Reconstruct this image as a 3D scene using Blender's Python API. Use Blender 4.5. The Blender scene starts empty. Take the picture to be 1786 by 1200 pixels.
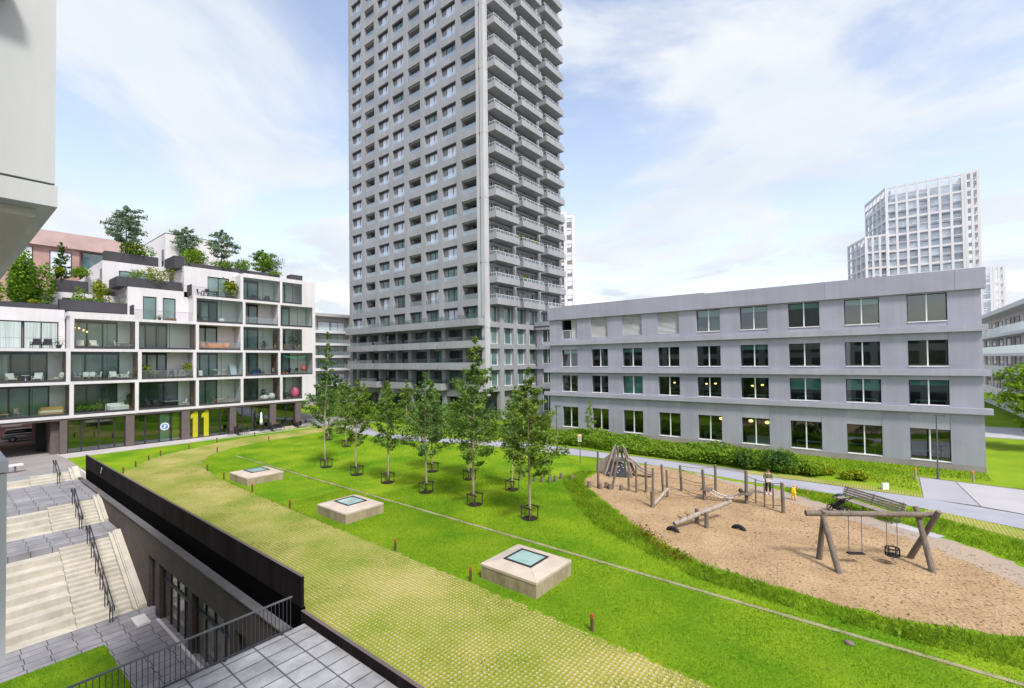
import bpy, bmesh, math, random
import numpy as np
from mathutils import Vector, Matrix
R = math.radians
S = bpy.context.scene
COL = S.collection
random.seed(7)

# ------------------------------------------------------------------ materials
def nodes_of(m):
    m.use_nodes = True
    nt = m.node_tree
    nt.nodes.clear()
    return nt, nt.nodes, nt.links

def mat(name, col, rough=.85, var=.12, scale=1.2, col2=None, bump=0., bscale=25., metal=0., spec=.3, stretch=(1, 1, 1), fine=.06, fscale=22., streak=0.):
    m = bpy.data.materials.new(name)
    nt, N, L = nodes_of(m)
    out = N.new('ShaderNodeOutputMaterial'); b = N.new('ShaderNodeBsdfPrincipled')
    L.new(b.outputs[0], out.inputs[0])
    b.inputs['Roughness'].default_value = rough
    b.inputs['Metallic'].default_value = metal
    b.inputs['Specular IOR Level'].default_value = spec
    tc = N.new('ShaderNodeTexCoord'); mp = N.new('ShaderNodeMapping'); mp.inputs['Scale'].default_value = stretch
    L.new(tc.outputs['Object'], mp.inputs[0])
    n1 = N.new('ShaderNodeTexNoise'); n1.inputs['Scale'].default_value = scale; n1.inputs['Detail'].default_value = 5
    L.new(mp.outputs[0], n1.inputs['Vector'])
    rp = N.new('ShaderNodeValToRGB'); rp.color_ramp.elements[0].position = .32; rp.color_ramp.elements[1].position = .68
    c2 = col2 if col2 else tuple(min(1, c * (1 + var)) for c in col)
    c1 = col if col2 else tuple(c * (1 - var) for c in col)
    rp.color_ramp.elements[0].color = (*c1, 1); rp.color_ramp.elements[1].color = (*c2, 1)
    L.new(n1.outputs['Fac'], rp.inputs[0])
    n2 = N.new('ShaderNodeTexNoise'); n2.inputs['Scale'].default_value = fscale; n2.inputs['Detail'].default_value = 3
    L.new(mp.outputs[0], n2.inputs['Vector'])
    mr = N.new('ShaderNodeMapRange'); mr.inputs[3].default_value = 1 - fine * 2; mr.inputs[4].default_value = 1 + fine * 2
    L.new(n2.outputs['Fac'], mr.inputs[0])
    mx = N.new('ShaderNodeMix'); mx.data_type = 'RGBA'; mx.blend_type = 'MULTIPLY'; mx.inputs[0].default_value = 1
    L.new(rp.outputs[0], mx.inputs[6]); L.new(mr.outputs[0], mx.inputs[7])
    last = mx.outputs[2]
    if streak:
        mp2 = N.new('ShaderNodeMapping'); mp2.inputs['Scale'].default_value = (1.9, 1.9, .10); L.new(tc.outputs['Object'], mp2.inputs[0])
        n4 = N.new('ShaderNodeTexNoise'); n4.inputs['Scale'].default_value = 1.; n4.inputs['Detail'].default_value = 6; n4.inputs['Roughness'].default_value = .62; L.new(mp2.outputs[0], n4.inputs['Vector'])
        m4 = N.new('ShaderNodeMapRange'); m4.inputs[1].default_value = .36; m4.inputs[2].default_value = .62; m4.inputs[3].default_value = 1 - streak; m4.inputs[4].default_value = 1 + streak * .3; L.new(n4.outputs['Fac'], m4.inputs[0])
        x4 = N.new('ShaderNodeMix'); x4.data_type = 'RGBA'; x4.blend_type = 'MULTIPLY'; x4.inputs[0].default_value = 1; L.new(last, x4.inputs[6]); L.new(m4.outputs[0], x4.inputs[7]); last = x4.outputs[2]
    L.new(last, b.inputs['Base Color'])
    if bump:
        n3 = N.new('ShaderNodeTexNoise'); n3.inputs['Scale'].default_value = bscale; n3.inputs['Detail'].default_value = 4
        L.new(mp.outputs[0], n3.inputs['Vector'])
        bp = N.new('ShaderNodeBump'); bp.inputs['Strength'].default_value = bump; bp.inputs['Distance'].default_value = .05
        L.new(n3.outputs['Fac'], bp.inputs['Height']); L.new(bp.outputs[0], b.inputs['Normal'])
    return m

def leafmat(name, ca, cb, transl=.35, nsc=.9, dry=None):
    m = bpy.data.materials.new(name)
    nt, N, L = nodes_of(m)
    out = N.new('ShaderNodeOutputMaterial')
    g = N.new('ShaderNodeNewGeometry')
    tc = N.new('ShaderNodeTexCoord'); n1 = N.new('ShaderNodeTexNoise'); n1.inputs['Scale'].default_value = nsc; n1.inputs['Detail'].default_value = 4
    L.new(tc.outputs['Object'], n1.inputs['Vector'])
    ad = N.new('ShaderNodeMath'); ad.operation = 'ADD'
    mu = N.new('ShaderNodeMath'); mu.operation = 'MULTIPLY'; mu.inputs[1].default_value = .45
    L.new(g.outputs['Random Per Island'], mu.inputs[0]); L.new(mu.outputs[0], ad.inputs[0])
    m2 = N.new('ShaderNodeMath'); m2.operation = 'MULTIPLY_ADD'; m2.inputs[1].default_value = 1.5; m2.inputs[2].default_value = -.5
    L.new(n1.outputs['Fac'], m2.inputs[0]); L.new(m2.outputs[0], ad.inputs[1])
    rp = N.new('ShaderNodeValToRGB')
    rp.color_ramp.elements[0].color = (*ca, 1); rp.color_ramp.elements[1].color = (*cb, 1)
    if dry: e_ = rp.color_ramp.elements; e_[1].position = .72; q_ = e_.new(1.0); q_.color = (*dry, 1)
    L.new(ad.outputs[0], rp.inputs[0])
    d = N.new('ShaderNodeBsdfDiffuse'); t = N.new('ShaderNodeBsdfTranslucent'); mx = N.new('ShaderNodeMixShader'); mx.inputs[0].default_value = transl
    L.new(rp.outputs[0], d.inputs[0]); L.new(rp.outputs[0], t.inputs[0])
    L.new(d.outputs[0], mx.inputs[1]); L.new(t.outputs[0], mx.inputs[2]); L.new(mx.outputs[0], out.inputs[0])
    return m

def glassmat(name, tint, refl_min=.06, rough=.02, amt=.55):
    m = bpy.data.materials.new(name)
    nt, N, L = nodes_of(m)
    out = N.new('ShaderNodeOutputMaterial')
    tr = N.new('ShaderNodeBsdfTransparent'); tr.inputs[0].default_value = (*tint, 1)
    gl = N.new('ShaderNodeBsdfGlossy'); gl.inputs[1].default_value = rough; gl.inputs[0].default_value = (.85, .93, .95, 1)
    lw = N.new('ShaderNodeLayerWeight'); lw.inputs[0].default_value = .35
    ma = N.new('ShaderNodeMath'); ma.operation = 'MULTIPLY_ADD'; ma.inputs[1].default_value = amt; ma.inputs[2].default_value = refl_min
    ma.use_clamp = True
    L.new(lw.outputs['Fresnel'], ma.inputs[0])
    mx = N.new('ShaderNodeMixShader')
    L.new(ma.outputs[0], mx.inputs[0]); L.new(tr.outputs[0], mx.inputs[1]); L.new(gl.outputs[0], mx.inputs[2]); L.new(mx.outputs[0], out.inputs[0])
    return m

def brickmat(name, c1, c2, mortar, bw, bh, ms=.012, offset=.5, rough=.8, wear=(.6, 1.15), rot=0, wscale=.8):
    m = bpy.data.materials.new(name)
    nt, N, L = nodes_of(m)
    out = N.new('ShaderNodeOutputMaterial'); b = N.new('ShaderNodeBsdfPrincipled'); L.new(b.outputs[0], out.inputs[0])
    b.inputs['Roughness'].default_value = rough
    tc = N.new('ShaderNodeTexCoord'); mp = N.new('ShaderNodeMapping'); mp.inputs['Rotation'].default_value = rot if isinstance(rot, tuple) else (0, 0, rot)
    L.new(tc.outputs['Object'], mp.inputs[0])
    br = N.new('ShaderNodeTexBrick'); br.inputs['Color1'].default_value = (*c1, 1); br.inputs['Color2'].default_value = (*c2, 1)
    br.inputs['Mortar'].default_value = (*mortar, 1); br.inputs['Scale'].default_value = 1
    br.inputs['Brick Width'].default_value = bw; br.inputs['Row Height'].default_value = bh; br.inputs['Mortar Size'].default_value = ms
    br.inputs['Mortar Smooth'].default_value = .3; br.offset = offset
    L.new(mp.outputs[0], br.inputs['Vector'])
    n = N.new('ShaderNodeTexNoise'); n.inputs['Scale'].default_value = wscale; n.inputs['Detail'].default_value = 7; n.inputs['Roughness'].default_value = .65
    L.new(mp.outputs[0], n.inputs['Vector'])
    mr = N.new('ShaderNodeMapRange'); mr.inputs[1].default_value = .3; mr.inputs[2].default_value = .7; mr.inputs[3].default_value = wear[0]; mr.inputs[4].default_value = wear[1]
    L.new(n.outputs['Fac'], mr.inputs[0])
    mx = N.new('ShaderNodeMix'); mx.data_type = 'RGBA'; mx.blend_type = 'MULTIPLY'; mx.inputs[0].default_value = 1
    L.new(br.outputs[0], mx.inputs[6]); L.new(mr.outputs[0], mx.inputs[7]); L.new(mx.outputs[2], b.inputs['Base Color'])
    bp = N.new('ShaderNodeBump'); bp.inputs['Strength'].default_value = .4; bp.inputs['Distance'].default_value = .02; bp.invert = True
    L.new(br.outputs['Fac'], bp.inputs['Height']); L.new(bp.outputs[0], b.inputs['Normal'])
    return m

def gridmat(name):
    """open concrete grass grid: pale ribs with yellowed grass growing in the cells"""
    m = bpy.data.materials.new(name)
    nt, N, L = nodes_of(m)
    out = N.new('ShaderNodeOutputMaterial'); b = N.new('ShaderNodeBsdfPrincipled'); L.new(b.outputs[0], out.inputs[0])
    b.inputs['Roughness'].default_value = .95; b.inputs['Specular IOR Level'].default_value = .1
    tc = N.new('ShaderNodeTexCoord')
    sx = N.new('ShaderNodeSeparateXYZ'); L.new(tc.outputs['Object'], sx.inputs[0])
    def cell(o, sc, sh=0):
        a = N.new('ShaderNodeMath'); a.operation = 'MULTIPLY_ADD'; a.inputs[1].default_value = 1 / sc; a.inputs[2].default_value = sh
        L.new(o, a.inputs[0])
        f = N.new('ShaderNodeMath'); f.operation = 'FRACT'; L.new(a.outputs[0], f.inputs[0])
        s = N.new('ShaderNodeMath'); s.operation = 'SUBTRACT'; s.inputs[1].default_value = .5; L.new(f.outputs[0], s.inputs[0])
        q = N.new('ShaderNodeMath'); q.operation = 'ABSOLUTE'; L.new(s.outputs[0], q.inputs[0])
        return q.outputs[0]
    cx = cell(sx.outputs[0], .15); cy = cell(sx.outputs[1], .15)
    mxm = N.new('ShaderNodeMath'); mxm.operation = 'MAXIMUM'; L.new(cx, mxm.inputs[0]); L.new(cy, mxm.inputs[1])
    # the studs at rib crossings stand proud and show most
    mnm = N.new('ShaderNodeMath'); mnm.operation = 'MINIMUM'; L.new(cx, mnm.inputs[0]); L.new(cy, mnm.inputs[1])
    ad = N.new('ShaderNodeMath'); ad.operation = 'MULTIPLY_ADD'; ad.inputs[1].default_value = .8; L.new(mnm.outputs[0], ad.inputs[0]); L.new(mxm.outputs[0], ad.inputs[2])
    nz = N.new('ShaderNodeTexNoise'); nz.inputs['Scale'].default_value = 9; nz.inputs['Detail'].default_value = 4; L.new(tc.outputs['Object'], nz.inputs['Vector'])
    nb = N.new('ShaderNodeTexNoise'); nb.inputs['Scale'].default_value = .28; nb.inputs['Detail'].default_value = 5; L.new(tc.outputs['Object'], nb.inputs['Vector'])
    a2 = N.new('ShaderNodeMath'); a2.operation = 'MULTIPLY_ADD'; a2.inputs[1].default_value = .8; L.new(nz.outputs['Fac'], a2.inputs[0]); L.new(ad.outputs[0], a2.inputs[2])
    a3 = N.new('ShaderNodeMath'); a3.operation = 'MULTIPLY_ADD'; a3.inputs[1].default_value = .5; L.new(nb.outputs['Fac'], a3.inputs[0]); L.new(a2.outputs[0], a3.inputs[2])
    mr = N.new('ShaderNodeMapRange'); mr.inputs[1].default_value = 1.2; mr.inputs[2].default_value = 1.5; L.new(a3.outputs[0], mr.inputs[0])
    rp = N.new('ShaderNodeValToRGB')
    rp.color_ramp.elements[0].position = .36; rp.color_ramp.elements[1].position = .66
    rp.color_ramp.elements[0].color = (.165, .225, .018, 1); rp.color_ramp.elements[1].color = (.335, .30, .062, 1)
    L.new(nb.outputs['Fac'], rp.inputs[0])
    mx = N.new('ShaderNodeMix'); mx.data_type = 'RGBA'; L.new(mr.outputs[0], mx.inputs[0]); L.new(rp.outputs[0], mx.inputs[6])
    mx.inputs[7].default_value = (.47, .43, .29, 1)
    L.new(mx.outputs[2], b.inputs['Base Color'])
    bp = N.new('ShaderNodeBump'); bp.inputs['Strength'].default_value = .6; bp.inputs['Distance'].default_value = .05
    L.new(a2.outputs[0], bp.inputs['Height']); L.new(bp.outputs[0], b.inputs['Normal'])
    return m

def emit(name, col, st):
    m = bpy.data.materials.new(name)
    nt, N, L = nodes_of(m)
    out = N.new('ShaderNodeOutputMaterial'); e = N.new('ShaderNodeEmission'); e.inputs[0].default_value = (*col, 1); e.inputs[1].default_value = st
    L.new(e.outputs[0], out.inputs[0])
    return m

M = {}
M['tower'] = mat('tower_concrete', (.308, .322, .338), .8, .08, .25, fine=.03, streak=.10)
M['tower_light'] = mat('tower_corner_concrete', (.46, .47, .48), .8, .05, .3, fine=.02, streak=.12)
M['tower_dark'] = mat('tower_recess', (.30, .305, .315), .85, .08, .5)
M['office'] = mat('office_concrete', (.325, .33, .39), .75, .09, .35, fine=.035, fscale=9, streak=.07)
M['office_panel'] = mat('office_panel', (.36, .365, .42), .75, .07, .4, fine=.03, streak=.07)
M['plinth'] = mat('office_plinth', (.30, .27, .27), .85, .12, .8)
M['white'] = mat('white_render', (.60, .59, .61), .7, .05, .4, fine=.02, streak=.07)
M['white_side'] = mat('white_fine_concrete', (.66, .64, .64), .75, .06, .6, fine=.02)
M['panel'] = mat('our_white_panel', (.48, .50, .49), .55, .04, .35, fine=.015, stretch=(1, 1, .25), streak=.07)
M['soffit'] = mat('soffit_beige', (.52, .50, .44), .8, .05, .5)
M['dark_frame'] = mat('dark_frame', (.03, .03, .038), .5, .15, 2)
M['white_frame'] = mat('white_frame', (.72, .73, .74), .5, .05, 2)
M['black_steel'] = mat('black_steel', (.015, .0115, .013), .75, .5, .9, stretch=(1, 1, .10), spec=.08, fine=.2, streak=.4)
M['bitumen'] = mat('bitumen_flashing', (.0022, .0022, .003), .9, .3, 3, spec=.03)
M['ledge'] = mat('zinc_ledge', (.13, .13, .135), .6, .2, 2)
M['brown_brick'] = brickmat('brown_brick', (.085, .066, .056), (.062, .049, .042), (.045, .038, .034), .22, .065, .008, wear=(.75, 1.3), rot=(R(90), 0, 0))
M['pier'] = mat('brown_grey_pier', (.125, .10, .095), .8, .1, 1.5)
M['wood_brown'] = mat('loggia_wood', (.17, .085, .06), .7, .15, 1.2, stretch=(8, 8, .6))
M['loggia_floor'] = mat('loggia_floor', (.12, .075, .055), .8, .15, 2)
M['planter'] = mat('charcoal_planter', (.052, .052, .060), .7, .12, .7)
M['pink'] = mat('pink_brick', (.36, .235, .205), .85, .14, .9, fine=.08)
M['brick_cap'] = mat('pink_cornice', (.42, .31, .29), .8, .1, .8)
M['far_white'] = mat('far_white_concrete', (.70, .70, .71), .7, .05, .1)
M['far_grey'] = mat('far_grey_render', (.45, .43, .41), .8, .08, .3)
M['win_dark'] = mat('dark_window_glass', (.035, .05, .055), .05, .5, .35, col2=(.06, .09, .09), spec=.8, fine=0)
M['win_teal'] = mat('teal_window_glass', (.06, .13, .125), .05, .4, .4, col2=(.17, .26, .25), spec=.9, fine=0)
M['win_door'] = mat('painted_reflection_door_glass', (.10, .10, .08), .05, .4, .4, col2=(.20, .19, .15), spec=.9, fine=0)  # beige reflection of the stairs put into the glass colour
M['win_green'] = mat('green_window_glass', (.03, .075, .045), .06, .4, .3, col2=(.08, .13, .03), spec=.9, fine=0)
M['win_pale'] = mat('painted_sky_window_glass', (.48, .54, .64), .06, .4, .15, col2=(.74, .78, .86), spec=.8, fine=0)  # white sky reflection of the windows put into the base colour
M['glass'] = glassmat('clear_glass', (.86, .96, .93), .03, .02, .32)
M['glass_teal'] = glassmat('teal_glass', (.52, .66, .60), .17)
M['glass_dark'] = glassmat('dark_teal_glass', (.52, .78, .75), .13)
M['frost'] = glassmat('balustrade_glass', (.70, .76, .82), .42, .3)
M['frost2'] = glassmat('balcony_rail_glass', (.72, .78, .78), .16, .15)
M['curtain'] = mat('curtain', (.30, .37, .36), .9, .3, 2.5, stretch=(5, 5, .1), col2=(.50, .57, .55))
M['blind'] = mat('roller_blind', (.30, .42, .38), .9, .06, 1)
M['room'] = mat('room_wall', (.115, .115, .108), .9, .15, .6)
M['room_dark'] = mat('room_dark', (.03, .033, .033), .9, .2, .5)
M['room_green'] = mat('room_green_wall', (.10, .14, .06), .9, .2, .5)
M['desk_white'] = mat('desk_white', (.6, .58, .55), .6, .08, 2)
M['lamp_warm'] = emit('warm_lamp', (1, .55, .18), 2.2)
M['grass'] = mat('lawn', (.085, .21, .007), .95, .25, .30, col2=(.21, .315, .014), bump=.5, bscale=30, spec=.08, fine=.16, fscale=7)
M['grass_far'] = mat('lawn_far', (.13, .24, .010), .95, .2, .18, col2=(.22, .31, .02), spec=.08, fine=.1)
M['court_grass'] = mat('court_grass', (.08, .19, .007), .95, .25, .8, col2=(.16, .28, .012), bump=.5, spec=.08, fine=.12, fscale=14)
M['grid'] = gridmat('grass_grid_paving')
M['sand'] = mat('woodchip', (.31, .212, .118), .95, .15, .55, col2=(.40, .288, .168), bump=1., bscale=9, spec=.08, fine=.28, fscale=9)
M['dirt'] = mat('worn_dirt', (.37, .295, .225), .95, .12, .5, col2=(.32, .27, .225), bump=.4, spec=.08, fine=.08)
M['path'] = mat('grey_path', (.31, .32, .365), .85, .07, .5, fine=.04)
M['slab'] = mat('concrete_slab', (.34, .34, .375), .8, .07, .35, fine=.03)
M['slab2'] = mat('pale_concrete_slab', (.39, .388, .405), .8, .06, .4, fine=.03)
M['kerb'] = mat('old_kerb', (.27, .26, .14), .9, .2, 3, fine=.1)
M['pave'] = mat('light_pavement', (.42, .40, .40), .85, .08, .5)
M['street'] = mat('street_pavement', (.27, .255, .25), .85, .1, .5, fine=.05)
M['ground'] = mat('ground_base', (.22, .21, .19), .9, .15, .1)
M['tile'] = brickmat('terrace_slabs', (.31, .32, .335), (.38, .39, .405), (.09, .09, .09), .92, .62, .028, .0, wear=(.50, 1.14), rot=R(90), wscale=.9)
M['tile2'] = brickmat('court_slabs', (.27, .275, .295), (.32, .32, .345), (.08, .08, .08), .92, .62, .022, .08, wear=(.6, 1.1), rot=R(90), wscale=.7)
M['stair'] = mat('cream_stair_concrete', (.50, .475, .405), .85, .14, .6, fine=.06, fscale=8, streak=.10)
M['skyl_side'] = mat('weathered_concrete', (.25, .205, .12), .85, .3, .9, col2=(.40, .34, .235), stretch=(1.6, 1.6, .55), fine=.14, fscale=7, streak=.22)
M['skyl_top'] = mat('pinkish_cap_concrete', (.46, .395, .325), .8, .12, 1.2, fine=.04)
M['skyl_glass'] = mat('skylight_glass', (.26, .40, .385), .04, .15, 1.2, col2=(.36, .50, .47), spec=.9, fine=0)
M['bark'] = mat('young_bark', (.36, .30, .20), .9, .25, 4, stretch=(1, 1, .3))
M['bark_dark'] = mat('dark_bark', (.09, .07, .05), .9, .25, 4)
M['timber'] = mat('grey_timber', (.165, .135, .112), .85, .22, 1.5, stretch=(5, 5, 1), fine=.12)
M['timber_light'] = mat('pale_timber', (.31, .268, .222), .85, .2, 1.5, stretch=(3, 3, 1), fine=.1)
M['stake'] = mat('dark_stake', (.055, .045, .03), .9, .2, 3)
M['mulch'] = mat('dark_mulch', (.018, .014, .010), .95, .4, 9, bump=.6)
M['rope'] = mat('rope', (.20, .16, .12), .9, .15, 10)
M['rope_pale'] = mat('striped_rope', (.42, .38, .33), .9, .6, 9)
M['rubber'] = mat('black_rubber', (.016, .016, .018), .7, .2, 3)
M['slate'] = mat('dark_climbing_panel', (.045, .05, .06), .6, .15, 2)
M['rust'] = mat('rusty_post', (.11, .065, .045), .85, .25, 5)
M['redcap'] = mat('red_cap', (.34, .05, .035), .6, .2, 5)
M['orangecap'] = mat('orange_cap', (.62, .20, .05), .6, .15, 5)
M['steel'] = mat('grey_steel', (.13, .13, .14), .45, .1, 3, metal=.3)
M['rail_steel'] = mat('dark_rail_steel', (.045, .042, .055), .45, .1, 3)
M['wood_warm'] = mat('warm_wood', (.45, .27, .12), .6, .12, 3, stretch=(4, 1, 1))
M['wood_orange'] = mat('orange_wood', (.55, .20, .06), .6, .12, 3)
M['wicker'] = mat('wicker', (.42, .27, .10), .8, .2, 12)
M['cushion'] = mat('pale_cushion', (.62, .60, .56), .9, .06, 4)
M['black_metal'] = mat('black_metal', (.02, .02, .022), .5, .15, 3)
M['plastic_white'] = mat('white_plastic', (.74, .74, .73), .45, .04, 3)
M['terracotta'] = mat('terracotta', (.45, .18, .07), .8, .12, 4)
M['blue'] = mat('blue_plastic', (.03, .08, .35), .5, .08, 4)
M['pinkp'] = mat('pink_fabric', (.72, .12, .25), .7, .08, 3)
M['redp'] = mat('red_fabric', (.75, .10, .04), .7, .08, 3)
M['yellow'] = mat('yellow_film', (.44, .41, .015), .55, .05, 2)
M['yellow_coat'] = mat('yellow_coat', (.80, .48, .02), .7, .08, 5)
M['green_flag'] = mat('green_flag', (.02, .40, .22), .7, .08, 5)
M['olive'] = mat('olive_jacket', (.14, .135, .07), .85, .15, 6)
M['darkcloth'] = mat('dark_cloth', (.03, .022, .025), .9, .15, 6)
M['skin'] = mat('skin', (.48, .29, .21), .6, .06, 6)
M['hair'] = mat('dark_hair', (.03, .02, .015), .6, .15, 12)
M['silver'] = mat('silver_paint', (.42, .43, .44), .28, .04, 1, metal=.55, spec=.6)
M['car_glass'] = mat('car_glass', (.015, .02, .025), .05, .2, 1, spec=.9)
M['tail'] = mat('red_tail_light', (.45, .03, .03), .3, .1, 3)
M['sign_blue'] = mat('sign_blue', (.06, .22, .52), .5, .08, 6)
M['leaf_tree'] = leafmat('leaf_tree', (.06, .13, .026), (.26, .39, .08), .45)
M['leaf_tree2'] = leafmat('leaf_tree_yellowish', (.075, .14, .022), (.29, .40, .075), .45)
M['leaf_tree3'] = leafmat('leaf_tree_cool', (.06, .13, .036), (.22, .35, .10), .45)
M['leaf_dark'] = leafmat('leaf_dark', (.032, .085, .020), (.11, .21, .045))
M['leaf_blue'] = leafmat('leaf_bluish', (.11, .18, .12), (.30, .41, .26))
M['leaf_bright'] = leafmat('leaf_bright', (.09, .19, .012), (.27, .42, .04))
M['leaf_yellow'] = leafmat('leaf_yellow', (.14, .21, .012), (.34, .38, .03))
M['leaf_hedge'] = leafmat('leaf_hedge', (.07, .16, .016), (.25, .42, .045))
M['blade'] = leafmat('grass_blades', (.050, .135, .007), (.19, .30, .018), .4, .42, (.40, .37, .09))
M['blade_tall'] = leafmat('tall_grass', (.08, .17, .010), (.29, .42, .03), .4, .6)
M['blade_back'] = leafmat('lawn_blades_bright', (.075, .18, .007), (.24, .37, .020), .4, .3, (.40, .42, .06))
M['leaf_strip'] = leafmat('leaf_planting', (.085, .18, .014), (.29, .44, .05), .4)
M['blade_dry'] = leafmat('dry_blades', (.16, .21, .018), (.38, .34, .07), .4, .4)
M['weed'] = leafmat('reddish_weed', (.10, .09, .015), (.28, .17, .03), .3)
M['chip'] = leafmat('wood_chip_pieces', (.16, .11, .065), (.50, .38, .25), .05, 3.)
M['poppy'] = leafmat('poppy_petals', (.75, .12, .02), (.85, .20, .03), .3)

# ------------------------------------------------------------------ mesh helpers
ORG = {}
class MB:
    def __init__(s): s.v = []; s.f = []
    def add(s, vs, fs):
        b = len(s.v); s.v += [tuple(p) for p in vs]; s.f += [tuple(i + b for i in f) for f in fs]; return s
    def box(s, x0, x1, y0, y1, z0, z1):
        return s.add([(x0, y0, z0), (x1, y0, z0), (x1, y1, z0), (x0, y1, z0), (x0, y0, z1), (x1, y0, z1), (x1, y1, z1), (x0, y1, z1)],
                     [(3, 2, 1, 0), (4, 5, 6, 7), (0, 1, 5, 4), (1, 2, 6, 5), (2, 3, 7, 6), (3, 0, 4, 7)])
    def obox(s, c, sx, sy, sz, rz=0, rx=0, ry=0):
        m = Matrix.Rotation(rz, 3, 'Z') @ Matrix.Rotation(ry, 3, 'Y') @ Matrix.Rotation(rx, 3, 'X')
        vs = [Vector(c) + m @ Vector((x * sx / 2, y * sy / 2, z * sz / 2)) for z in (-1, 1) for x, y in ((-1, -1), (1, -1), (1, 1), (-1, 1))]
        return s.add(vs, [(3, 2, 1, 0), (4, 5, 6, 7), (0, 1, 5, 4), (1, 2, 6, 5), (2, 3, 7, 6), (3, 0, 4, 7)])
    def tube(s, pts, r, n=7, cap=True):
        pts = [Vector(p) for p in pts]; rs = r if isinstance(r, (list, tuple)) else [r] * len(pts)
        rings = []
        for i, p in enumerate(pts):
            d = (pts[min(i + 1, len(pts) - 1)] - pts[max(i - 1, 0)])
            if d.length < 1e-6: d = Vector((0, 0, 1))
            d.normalize()
            u = d.cross(Vector((0.31, 0.95, 0.05)) if abs(d.y) < .9 else Vector((1, 0, .1))).normalized(); w = d.cross(u)
            rings.append([p + (u * math.cos(2 * math.pi * k / n) + w * math.sin(2 * math.pi * k / n)) * rs[i] for k in range(n)])
        b = len(s.v)
        for rg in rings: s.v += [tuple(q) for q in rg]
        for i in range(len(pts) - 1):
            for k in range(n):
                k2 = (k + 1) % n
                s.f.append((b + i * n + k, b + i * n + k2, b + (i + 1) * n + k2, b + (i + 1) * n + k))
        if cap:
            s.f.append(tuple(b + k for k in reversed(range(n)))); s.f.append(tuple(b + (len(pts) - 1) * n + k for k in range(n)))
        return s
    def cyl(s, x, y, z0, z1, r, r1=None, n=12): return s.tube([(x, y, z0), (x, y, z1)], [r, r if r1 is None else r1], n)
    def lathe(s, c, prof, n=14):
        return s.tube([(c[0], c[1], c[2] + z) for r, z in prof], [max(r, .001) for r, z in prof], n)
    def prism(s, poly, z0, z1):
        n = len(poly)
        return s.add([(x, y, z0) for x, y in poly] + [(x, y, z1) for x, y in poly],
                     [tuple(reversed(range(n))), tuple(range(n, 2 * n))] + [(i, (i + 1) % n, n + (i + 1) % n, n + i) for i in range(n)])
    def sheet(s, poly, z): return s.add([(x, y, z) for x, y in poly], [tuple(range(len(poly)))])
    def quad(s, *p): return s.add(p, [(0, 1, 2, 3)])
    def blob(s, c, r, nu=10, nv=7):
        vs = []; fs = []
        for j in range(nv + 1):
            t = math.pi * j / nv
            for i in range(nu):
                a = 2 * math.pi * i / nu
                vs.append((c[0] + r[0] * math.sin(t) * math.cos(a), c[1] + r[1] * math.sin(t) * math.sin(a), c[2] + r[2] * math.cos(t)))
        for j in range(nv):
            for i in range(nu):
                fs.append((j * nu + i, (j + 1) * nu + i, (j + 1) * nu + (i + 1) % nu, j * nu + (i + 1) % nu))
        return s.add(vs, fs)
    def build(s, name, m, parent=None, smooth=False, loc=None):
        me = bpy.data.meshes.new(name)
        o = bpy.data.objects.new(name, me); COL.objects.link(o)
        if parent is not None:
            og = ORG.get(parent.name, Vector((0, 0, 0))); o.parent = parent
            ORG[o.name] = og
        else:
            if loc is None:
                a = np.array(s.v); lo = a.min(0); hi = a.max(0)
                og = Vector(((lo[0] + hi[0]) / 2, (lo[1] + hi[1]) / 2, lo[2]))
            else: og = Vector(loc)
            o.location = og; ORG[o.name] = og
        me.from_pydata([(p[0] - og[0], p[1] - og[1], p[2] - og[2]) for p in s.v], [], s.f)
        me.materials.append(M[m] if isinstance(m, str) else m)
        if smooth: me.polygons.foreach_set('use_smooth', [True] * len(me.polygons))
        me.update()
        return o

def tag(o, label=None, cat=None, group=None, kind=None):
    if label: o['label'] = label
    if cat: o['category'] = cat
    if group: o['group'] = group
    if kind: o['kind'] = kind
    return o
def thing(name, label, cat, loc, group=None, rz=0, local=False):
    o = bpy.data.objects.new(name, None); COL.objects.link(o); o.location = loc; o.rotation_euler = (0, 0, rz)
    o.empty_display_size = .2
    ORG[o.name] = Vector((0, 0, 0)) if local else Vector(loc)
    return tag(o, label, cat, group)
KIDS = {}
def dup(o, parent=None, loc=None, rz=None, label=None, scale=None):
    c = o.copy(); COL.objects.link(c)
    if parent is not None: c.parent = parent
    if loc is not None: c.location = loc
    if rz is not None: c.rotation_euler = (0, 0, rz)
    if label: c['label'] = label
    if scale: c.scale = scale if isinstance(scale, tuple) else (scale,) * 3
    if o.name not in KIDS: KIDS[o.name] = [k for k in COL.objects if k.parent == o]
    for k in KIDS[o.name]: dup(k, c)
    return c

def npmesh(name, co, nper, m, parent=None, loc=None):
    """co: (N*nper,3) world coords, one face per nper verts"""
    me = bpy.data.meshes.new(name); o = bpy.data.objects.new(name, me); COL.objects.link(o)
    if parent is not None: og = ORG.get(parent.name, Vector((0, 0, 0))); o.parent = parent
    else: og = Vector(loc) if loc is not None else Vector((0, 0, 0)); o.location = og
    ORG[o.name] = og
    co = (co - np.array(og)).astype(np.float32)
    n = len(co); nf = n // nper
    me.vertices.add(n); me.vertices.foreach_set('co', co.ravel())
    me.loops.add(n); me.loops.foreach_set('vertex_index', np.arange(n, dtype=np.int32))
    me.polygons.add(nf); me.polygons.foreach_set('loop_start', np.arange(0, n, nper, dtype=np.int32))
    me.materials.append(M[m]); me.update(calc_edges=True); me.validate()
    return o

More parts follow.
